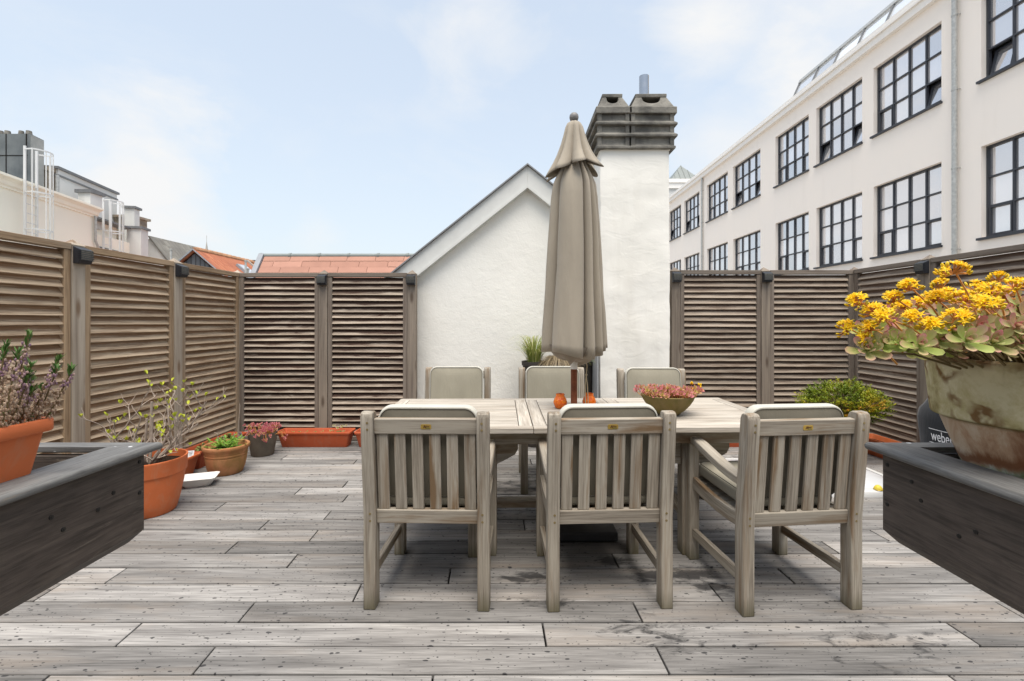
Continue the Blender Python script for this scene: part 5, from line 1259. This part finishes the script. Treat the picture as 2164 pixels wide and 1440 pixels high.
# big orange pot with the bare shrub
t=pot('potted_shrub','big bright orange pot with a bare twiggy shrub budding lime green',(-2.50,3.12,0),[(.001,0),(.150,0),(.157,.008),(.178,.09),(.199,.20),(.2065,.255),(.2075,.262),(.2145,.268),(.2165,.275),(.219,.355),(.2225,.366),(.221,.371),(.211,.371),(.209,.36),(.190,.2),(.001,.19)],M['orange'],.2055,.325)
r_=random.Random(11); tw=MB(); lf=MB()
def branch(p,d,L,rad,dep):
    pts=[p]; n=5
    for i in range(n):
        d=(d+Vector((r_.uniform(-.28,.28),r_.uniform(-.28,.28),r_.uniform(-.12,.22)))).normalized(); pts.append(pts[-1]+d*L/n)
    tw.tube(pts,[rad*(1-.55*i/n) for i in range(n+1)],6)
    if dep>0:
        for k in range(r_.choice((2,3,3))):
            i=r_.randint(2,n); q=r_.uniform(0,6.28); dd=(d+Vector((math.cos(q)*.95,math.sin(q)*.95,r_.uniform(-.15,.55)))).normalized(); branch(pts[i],dd,L*r_.uniform(.5,.8),rad*.58,dep-1)
    if dep<=1 and r_.random()<.40:
        for k in range(r_.randint(2,4)): q=r_.uniform(0,6.28); lf.leaf(pts[-1],Vector((math.cos(q),math.sin(q),.9)),(0,0,1),r_.uniform(.018,.034),r_.uniform(.014,.022),rnd=r_.random(),bend=.3)
for k in range(9):
    q=k*.78+r_.uniform(-.2,.2); e=r_.uniform(.15,.85); branch(Vector((.02*math.cos(q),.02*math.sin(q),.32)),Vector((math.cos(q),math.sin(q)*.7,e)).normalized(),r_.uniform(.20,.33),.0105,3 if k%3 else 2)
for (x,y,h) in ((.0,.0,.45),(-.05,.02,.33),(.03,-.03,.36)): tw.tube([(x,y,.3),(x+.02,y,.3+h)],[.009,.0075],7)
tw.build('twigs',M['twig'],t,smooth=60); lf.build('foliage',M['lime'],t,smooth=60)
# clay pot with fern-like greens
t=pot('potted_plant','mossy terracotta pot with fresh green leaves beside the white dish',(-2.48,3.93,0),[(.001,0),(.118,0),(.126,.008),(.142,.05),(.152,.10),(.158,.14),(.1585,.146),(.156,.15),(.161,.156),(.1625,.166),(.1585,.172),(.164,.186),(.168,.205),(.178,.214),(.182,.226),(.178,.240),(.168,.245),(.158,.240),(.150,.205),(.001,.19)],M['clay'],.150,.205)
b=MB(); r_=random.Random(3)
for i in range(46):
    q=r_.uniform(0,6.28); e=r_.uniform(.25,1.2); L=r_.uniform(.07,.13); p=Vector((r_.uniform(-.05,.07),r_.uniform(-.06,.05),.21)); d=Vector((math.cos(q),math.sin(q),e)).normalized()
    for k in range(4):
        pp=p+d*L*(.3+.2*k); 
        for s_ in (-1,1): sd_=d.cross(Vector((0,0,1))).normalized()*s_; b.leaf(pp,(sd_+d*.8),(0,0,1),L*.30*(1-.12*k),.014,rnd=r_.random(),bend=-.2)
    b.leaf(p+d*L*.8,d,(0,0,1),L*.4,.018,rnd=r_.random())
b.build('foliage',M['fern'],t,smooth=60)
tw=MB(); lf=MB()
for (x,y,h,s_) in ((-.05,.02,.13,-1),(.06,.06,.36,.25),(.02,.05,.12,.2),(-.02,.03,.10,-.6)):
    tw.tube([(x,y,.2),(x+.03*s_,y,.2+h*.5),(x+.05*s_+.01,y,.2+h),(x+.07*s_,y,.2+h*1.06)],[.004,.0035,.003,.0018],5)
tw.build('dry_stems',M['twig'],t)
# grey-brown pot of trailing pink sedum
t=pot('potted_sedum','grey brown pot with trailing pink sedum in the left back corner',(-2.455,4.455,0),[(.001,0),(.096,0),(.100,.005),(.133,.215),(.134,.222),(.126,.222),(.120,.2),(.001,.19)],M['greypot'],.122,.205)
b=MB(); s=MB(); r_=random.Random(9)
for i in range(110):
    q=r_.uniform(0,6.28); rr=.155*math.sqrt(r_.random()); x,y=rr*math.cos(q),rr*math.sin(q); h=r_.uniform(.0,.05)+.03*math.cos(q*2)
    if i<14: q=r_.uniform(-1.3,.3); x,y=r_.uniform(.13,.24)*math.cos(q),r_.uniform(.13,.2)*math.sin(q); h=r_.uniform(-.07,.06)
    c=Vector((x,y,.225+h)); rosette(b,c,(x*3,y*3-.3,.6),r_.uniform(.018,.027),11,r_.choice((.15,.35,.5,.7)),.7,W=.42); s.tube([(x*.6,y*.6,.20),((x*.9),y*.9,.225+max(h,0)*.8),c],.0016,4)
b.build('rosettes',M['sedum_small'],t,smooth=60); s.build('stems',M['pinkstem'],t)
# white dish
t=thing('white_dish','shallow white plastic dish lying on the deck by the pots','dish',(PX(420,3.62),3.62,0),R(20))
def rect(l,w,z,r=.03): return [Vector((x,y,z)) for x,y in rrect(l,w,r,5)]
b=MB(); b.loft([rect(.165,.115,.001),rect(.170,.120,.003),rect(.255,.185,.064),rect(.259,.189,.066),rect(.259,.189,.069),rect(.249,.179,.069),rect(.168,.118,.010)]); b.build('dish_body',M['dish'],t,smooth=40)
# golden shrub at the right
t=pot('potted_shrub','dense golden green shrub in a terracotta pot before the right corner',(3.10,4.28,0),[(.001,0),(.12,0),(.13,.01),(.165,.22),(.18,.23),(.18,.27),(.168,.27),(.15,.2),(.001,.19)],M['orange_dk'],.16,.235)
b=MB(); tw=MB(); r_=random.Random(21)
def crown_r(d): return 1+.18*noise.noise(d*2.3+Vector((4,1,2)))+.12*noise.noise(d*5.1)
for i in range(1350):
    d=Vector((r_.gauss(0,1),r_.gauss(0,1),r_.gauss(0,1))).normalized()
    rad=crown_r(d)*(r_.uniform(.35,1.0)**.55); c=Vector((.0,0,.515))+Vector((d.x*.345,d.y*.30,d.z*(.185 if d.z>0 else .15)))*rad
    out=(Vector((d.x,d.y,d.z*.5+.35))).normalized(); tone=min(1,max(0,.35+.9*noise.noise(c*5)+r_.uniform(-.2,.2)+.25*(d.x*.5-d.z*.1)))
    L=r_.uniform(.04,.075)
    for k in range(13):
        pp=c+out*(L*(k/12))+Vector((r_.uniform(-.006,.006),r_.uniform(-.006,.006),r_.uniform(-.006,.006))); q=r_.uniform(0,6.28); dd=(out*.7+Vector((math.cos(q),math.sin(q),r_.uniform(-.4,.6)))).normalized()
        b.leaf(pp,dd,(0,0,1),r_.uniform(.013,.023),.011,shape=((0,.3),(.5,1),(1,.15)),rnd=min(1,max(0,tone+r_.uniform(-.12,.12))))
    if i%3==0: tw.tube([(0,0,.30),Vector((0,0,.38))+(c-Vector((0,0,.38)))*.5,c],[.004,.003,.0015],4)
b.build('foliage',M['hedge'],t); tw.build('branches',M['stem'],t)
# grass pots against the white wall
GG='dark pots of grass against the white wall'
def grasspot(px,lab,mat,n,spread,hgt,droop,seed,y=4.78):
    x=PX(px,y); t=pot('grass_pot',lab,(x,y,0),[(.001,0),(.085,0),(.09,.01),(.122,.84),(.132,.845),(.134,.885),(.126,.885),(.115,.84),(.001,.83)],M['darkpot'],.118,.855,group=GG)
    b=MB(); r_=random.Random(seed)
    for i in range(n):
        q=r_.uniform(0,6.28); r0=.07*math.sqrt(r_.random()); p=Vector((r0*math.cos(q),r0*math.sin(q),.855)); sp=r_.uniform(.3,1)*spread; h=hgt*r_.uniform(.45,1.0); L=7; vs=[];fs=[];gc=[]; w=r_.uniform(.0032,.0066); rd=r_.random()
        dx,dy=math.cos(q),math.sin(q)*.8; sx_,sy_=-dy,dx
        for k in range(L):
            u=k/(L-1); z=h*(u*1.6-droop*u*u*1.6); o_=sp*(u**1.4); ww=w*(1-u*.92)
            c=p+Vector((dx*o_,dy*o_,z)); vs+= [c+Vector((sx_*ww,sy_*ww,0)),c-Vector((sx_*ww,sy_*ww,0))]; gc+=[(u,-1,0),(u,1,0)]
        for k in range(L-1): fs.append((2*k,2*k+1,2*k+3,2*k+2))
        b.add(vs,fs,gc,rd)
    b.build('grass_blades',mat,t); return t
grasspot(1129,'tall dark pot with green and yellow striped grass, left of three',M['grass'],260,.36,.54,.70,31)
grasspot(1180,'tall dark pot with drooping straw coloured grass behind the parasol',M['drygrass'],700,.27,.30,1.2,32,4.70)
grasspot(1228,'tall dark pot with sparse green grass, partly behind the parasol hem',M['grass'],80,.34,.30,.95,33)
# heather trough in the left planter box
t=trough((-1.078,.662,.899),R(90),.64,.195,.196,'terracotta trough of faded heather standing in the left planter box',M['orange'],'troughs in the planter boxes')
b=MB(); g=MB(); s=MB(); r_=random.Random(17)
for i in range(72):
    x=r_.uniform(-.05,.30); y=r_.uniform(-.075,.075)
    if i<8: x=r_.uniform(.20,.30); y=-r_.uniform(.02,.08)
    p=Vector((x,y,.145)); out=Vector(((x-.16)*1.2+r_.uniform(-.2,.2),y*4.5+r_.uniform(-.22,.22),1)); 
    if i<8: out=Vector((r_.uniform(.1,.45),-r_.uniform(.25,.75),1))
    L=r_.uniform(.13,.235)*(1.0 if i>=8 else .9); pts=[p]; d=out.normalized()
    for k in range(8): d=(d+Vector((r_.uniform(-.05,.05),r_.uniform(-.05,.05),.06))).normalized(); pts.append(pts[-1]+d*L/8)
    s.tube(pts,[.0018]*9,4)
    for k in range(120):
        u=r_.uniform(.10,.93); f=u*8; j=min(7,int(f)); c=pts[j].lerp(pts[j+1],f-j); q=r_.uniform(0,6.28); rr=r_.uniform(.004,.0085); tone=(.75+r_.uniform(-.2,.25)) if u>.72 else r_.uniform(0,.62)
        b.blob(c+Vector((math.cos(q)*rr,math.sin(q)*rr,r_.uniform(-.002,.002))),.0021,.0021,.0032,mi=0,rnd=tone,n=5,m=3)
    for k in range(26):
        q=r_.uniform(0,6.28); u=r_.uniform(.9,1.0); c=pts[7].lerp(pts[8],(u-.9)*10); g.leaf(c,Vector((math.cos(q)*.8,math.sin(q)*.8,r_.uniform(.3,1.3)))+d*.6,(0,0,1),r_.uniform(.010,.021),.0030,rnd=r_.random())
    for k in range(22):
        u=r_.uniform(.0,.4); f=u*8; j=min(7,int(f)); c=pts[j].lerp(pts[j+1],f-j); q=r_.uniform(0,6.28); g.leaf(c,Vector((math.cos(q),math.sin(q),.5)),(0,0,1),.011,.0028,rnd=r_.random()*.5)
b.build('flowers',M['floret'],t); g.build('foliage',M['heathgreen'],t); s.build('stems',M['stem'],t)
# the big clay pot of flowering sedum
PB=Vector((1.170,.990,.899))
t=pot('sedum_pot','large weathered clay pot of yellow flowering sedum in the right planter box',tuple(PB),[(.001,0),(.119,0),(.124,.006),(.134,.055),(.151,.100),(.168,.145),(.180,.180),(.184,.184),(.1945,.187),(.1965,.193),(.2065,.308),(.207,.316),(.203,.320),(.192,.320),(.187,.308),(.175,.23),(.001,.22)],M['bigclay'],.189,.302,n=72)
lv=MB(); st=MB(); fl=MB(); bd=MB(); fs_=MB(); r_=random.Random(29)
def flower_head(c,up,n,size):
    up=Vector(up).normalized(); a=up.cross(Vector((.2,1,.3))).normalized(); bb=up.cross(a)
    for i in range(n):
        q=r_.uniform(0,6.28); rr=size*math.sqrt(r_.random()); off=a*math.cos(q)*rr+bb*math.sin(q)*rr; p=Vector(c)+off+up*(.010*(1-(rr/size)**2)-.012*(rr/size)**2); nrm=(up+off/size*.8).normalized()
        fs_.tube([Vector(c)-up*.012,p],.0011,4)
        if rr<size*.62 and r_.random()<.85:
            A=nrm.cross(Vector((.3,.2,1))).normalized(); B=nrm.cross(A)
            for k in range(5): t_=2*math.pi*k/5+q; fl.leaf(p,(A*math.cos(t_)+B*math.sin(t_))*.9+nrm*.35,nrm,r_.uniform(.0095,.0135),.0040,shape=((0,.6),(.4,1),(1,.1)),rnd=r_.random())
            for k in range(5): t_=r_.uniform(0,6.28); fl.leaf(p,nrm+(A*math.cos(t_)+B*math.sin(t_))*.45,A,.008,.0012,shape=((0,1),(1,.8)),rnd=r_.random())
            bd.blob(p,.0026,.0026,.0030,n=6,m=3)
        else:
            rot=nrm.to_track_quat('Z','Y').to_matrix(); bd.blob(p+nrm*.003,.0025,.0025,.0060,rot,rnd=r_.random(),n=6,m=4)
def sedum_shoot(base,tip,size,nl,rnd):
    mid=base.lerp(tip,.5)+Vector((0,0,.012)); st.tube([base,mid,tip],[.0026,.0024,.002],6); d=(tip-mid).normalized()
    rosette(lv,tip,(d*.5+Vector((0,-.45,.7))).normalized(),size,nl,rnd,-.3,W=.40)
    return d
for i in range(105):
    q=r_.uniform(0,6.28); rr=math.sqrt(r_.random()); h=.337+.075*(1-rr*rr)+r_.uniform(-.02,.03); tip=Vector((rr*.225*math.cos(q),rr*.215*math.sin(q),h)); base=Vector((tip.x*.45,tip.y*.45,.30))
    if i<24: q=r_.uniform(2.5,3.75); rr=r_.uniform(.20,.335); tip=Vector((rr*math.cos(q),rr*math.sin(q)*.8,.355+r_.uniform(-.045,.045)-.05*(rr-.2)/.13)); base=Vector((-.15,r_.uniform(-.06,.06),.302))
    elif i<66: q=r_.uniform(3.6,5.8); rr=r_.uniform(.14,.225); tip=Vector((rr*math.cos(q),rr*math.sin(q),.337+r_.uniform(-.012,.06))); base=Vector((tip.x*.6,tip.y*.6,.30))
    if tip.z<.335: tip.z=.335+r_.uniform(0,.03)
    tone=min(1,max(0,r_.gauss(.36,.2)+(.18 if tip.x<-.16 else 0)))
    sedum_shoot(base,tip,r_.uniform(.030,.043),13,tone)
for k_,(px,py,Y) in enumerate([(1832,742,.93),(1852,702,.97),(1880,690,.99),(1868,728,.92),(1902,724,.90),(1922,694,.94),(1942,732,.87),(1962,704,.92),(1986,722,.88),(2012,704,.86),(2040,722,.82),(2062,694,.88),(2092,726,.84),(2112,704,.85),(2142,692,.83),(1905,662,1.0),(1990,668,.98),(2080,668,.95),(2150,645,.92),(2120,655,1.0),(2032,655,1.02),(1950,655,1.04),(1828,702,.99),(2150,722,.83),(2020,640,1.1),(2100,630,1.1),(1918,742,.98),(1872,664,1.03),(2160,670,.86)]):
    tip=P(px,py,Y+.03)-PB; base=Vector((tip.x*.5,tip.y*.5,.30)); st.tube([base,base.lerp(tip,.5)+Vector((0,0,.012)),tip],[.0026,.0024,.002],6)
    green=py>700
    rosette(lv,tip,(tip.x*1.2,-.75+tip.y,.42),r_.uniform(.034,.046),15,r_.uniform(.05,.4) if green else r_.uniform(.3,.8),-.35,W=.40)
heads=[(2016,568,.86,1.0),(1812,634,.90,.7),(1787,692,.93,.7),(1922,604,.90,.7),(1888,628,.92,.7),(1845,655,.90,.75),(1865,668,.86,.7),(1838,690,.90,.7),(1975,628,.90,.95),(2002,622,.96,.9),(2040,628,.92,.9),(2068,640,.84,.8),(2095,612,.88,1.0),(2122,620,.93,.9),(2145,600,.84,.6),(2086,640,.80,.8),(2022,672,.82,1.0),(1966,688,.84,.7),(1905,648,.95,.7),(1940,640,.97,.6),(2150,648,.98,.8),(1826,716,.90,.4),(2060,604,1.02,.7),(1990,600,1.03,.6),(2110,585,1.06,.6),(1930,670,.86,.6)]
for (px,py,Y,sz) in heads:
    Y+=.06; c=P(px,py,Y)-PB; root=Vector((c.x*.72+.0,c.y*.72,min(c.z-.055,.375))); 
    if px<1860: root=Vector((c.x+.075,c.y*.8,c.z-.055))
    up=(c-root).normalized(); 
    if px<1800: up=Vector((-.9,-.1,.25))
    fs_.tube([root,root.lerp(c,.5)+Vector((.006,0,.004)),c-up*.010],[.0020,.0018,.0016],6); flower_head(c,(up+Vector((0,-.5,.6))).normalized(),int(26*sz+8),.021*sz+.006)
for k in range(16): 
    q=r_.uniform(0,6.28); rr=r_.uniform(.05,.19); st.tube([(rr*.6*math.cos(q),rr*.6*math.sin(q),.31),(rr*math.cos(q),rr*math.sin(q),.37)],[.006,.004],6)
lv.build('rosettes',M['sedum'],t,smooth=60); st.build('stems',M['stem'],t,smooth=60); fl.build('flowers',M['petal'],t); bd.build('flower_buds',M['bud'],t,smooth=60); fs_.build('flower_stems',M['pinkstem'],t,smooth=60)  # yellow buds and flower hearts share one mesh

# ---- opal skylight set in the deck, with a yellow cap lying on its kerb
kx0,kx1,ky0,ky1=1.80,3.06,3.36,4.20; kc=((kx0+kx1)/2,(ky0+ky1)/2)
t=thing('deck_skylight','flat white opal skylight with ribbed curve set on the deck','skylight',(kc[0],kc[1],0))
lx,ly=(kx1-kx0),(ky1-ky0)
b=MB(); b.loft([rect(lx,ly,.0,.03),rect(lx,ly,.028,.03),rect(lx-.012,ly-.012,.040,.03),rect(lx-.11,ly-.11,.044,.02)],cap1=False); fr=b.build('kerb',M['domeframe'],t,smooth=40)
b=MB(); nx,ny=90,60; vs=[];fs=[]
for j in range(ny+1):
    for i in range(nx+1):
        u=i/nx*2-1; v=j/ny*2-1; z=.0435+.030*(1-u**4)*(1-v**4)
        rr=math.hypot((u-.15)*1.4,(v+.2)*1.0); rib=.0016*math.sin(rr*75)*(1 if .25<rr<.62 and u>.0 and v<.45 else 0); vs.append((u*(lx-.12)/2,v*(ly-.12)/2,z+rib))
for j in range(ny):
    for i in range(nx): a=j*(nx+1)+i; fs.append((a,a+1,a+nx+2,a+nx+1))
b.add(vs,fs); b.build('dome',M['dome'],t,smooth=60)
t=thing('yellow_cap','small yellow plastic cap lying on the skylight kerb','cap',(PX(1856,3.40),3.40,.0445),R(30))
b=MB(); b.lathe([(.028,0),(.029,.004),(.026,.016),(.018,.028),(.008,.034),(.001,.035)],(0,0,0),20); b.build('cap_shell',M['yellow'],t,smooth=60)
b=MB(); b.lathe([(.029,.0),(.031,.002),(.029,.005)],(0,0,0),20); b.build('cap_lip',M['brass'],t)
# ---- covered grill
gx,gy=3.11,3.02
t=thing('covered_grill','kettle grill under a dark fabric cover printed with white lettering','grill',(gx,gy,0))
b=MB(); n=64; prof=[(.215,.27),(.285,.32),(.292,.45),(.300,.56),(.305,.63),(.296,.69),(.272,.725),(.262,.745),(.225,.81),(.14,.86),(.05,.88),(.001,.882)]; vs=[];fs=[]
for i,(r,z) in enumerate(prof):
    for k in range(n):
        q=2*math.pi*k/n; f=1+.025*math.sin(q*7+z*3)*max(0,(.68-z)/.42)+.012*math.sin(q*3+1); c,s_=math.cos(q),math.sin(q); sq=1/max(abs(c),abs(s_))**.35
        vs.append((r*f*sq*c*.93,r*f*sq*s_*.93,z))
for i in range(len(prof)-1):
    for k in range(n): l=(k+1)%n; fs.append((i*n+k,i*n+l,(i+1)*n+l,(i+1)*n+k))
b.add(vs,fs,None,.5); cv=b.build('cover',M['cover'],t,smooth=60)
for q in (.6,2.5,3.8,5.6):
    b=MB(); b.tube([(.17*math.cos(q),.17*math.sin(q),.0),(.14*math.cos(q),.14*math.sin(q),.40)],.014,8); b.build('leg',M['lamp'],t,smooth=40)
# print wrapped on the cover
def wrap(me_or_verts,q0,z0,r0):
    out=[]
    for v in me_or_verts:
        q=q0+v[0]/r0; f=1+.025*math.sin(q*7+(z0+v[1])*3)*max(0,(.68-z0-v[1])/.42)+.012*math.sin(q*3+1); c,s_=math.cos(q),math.sin(q); sq=1/max(abs(c),abs(s_))**.35; r=(.292+(.008)*(z0+v[1]-.45)/.11)*f*sq*.93+.0016+v[2]
        out.append((r*c,r*s_,z0+v[1]))
    return out
me=text_mesh('weber',.088,.0003); bm=bmesh.new(); bm.from_mesh(me); bmesh.ops.subdivide_edges(bm,edges=[e for e in bm.edges if e.calc_length()>.02],cuts=3); bm.to_mesh(me); bm.free()
q0=R(181); w=wrap([(v.co.x*.74,v.co.y*1.1,v.co.z) for v in me.vertices],q0,.528,.30)
for v,c in zip(me.vertices,w): v.co=c
link_mesh('lettering',me,M['white_ink'],cv)
b=MB()
for zz in (.046,-.046):
    pts=[]; N_=24
    for k in range(N_+1): x=-.10+.20*k/N_; pts+= [(x,zz-.0022,0),(x,zz+.0022,0)]
    b.add(wrap(pts,q0,.528,.30),[(2*k,2*k+2,2*k+3,2*k+1) for k in range(N_)])
b.build('print_line',M['white_ink'],cv)
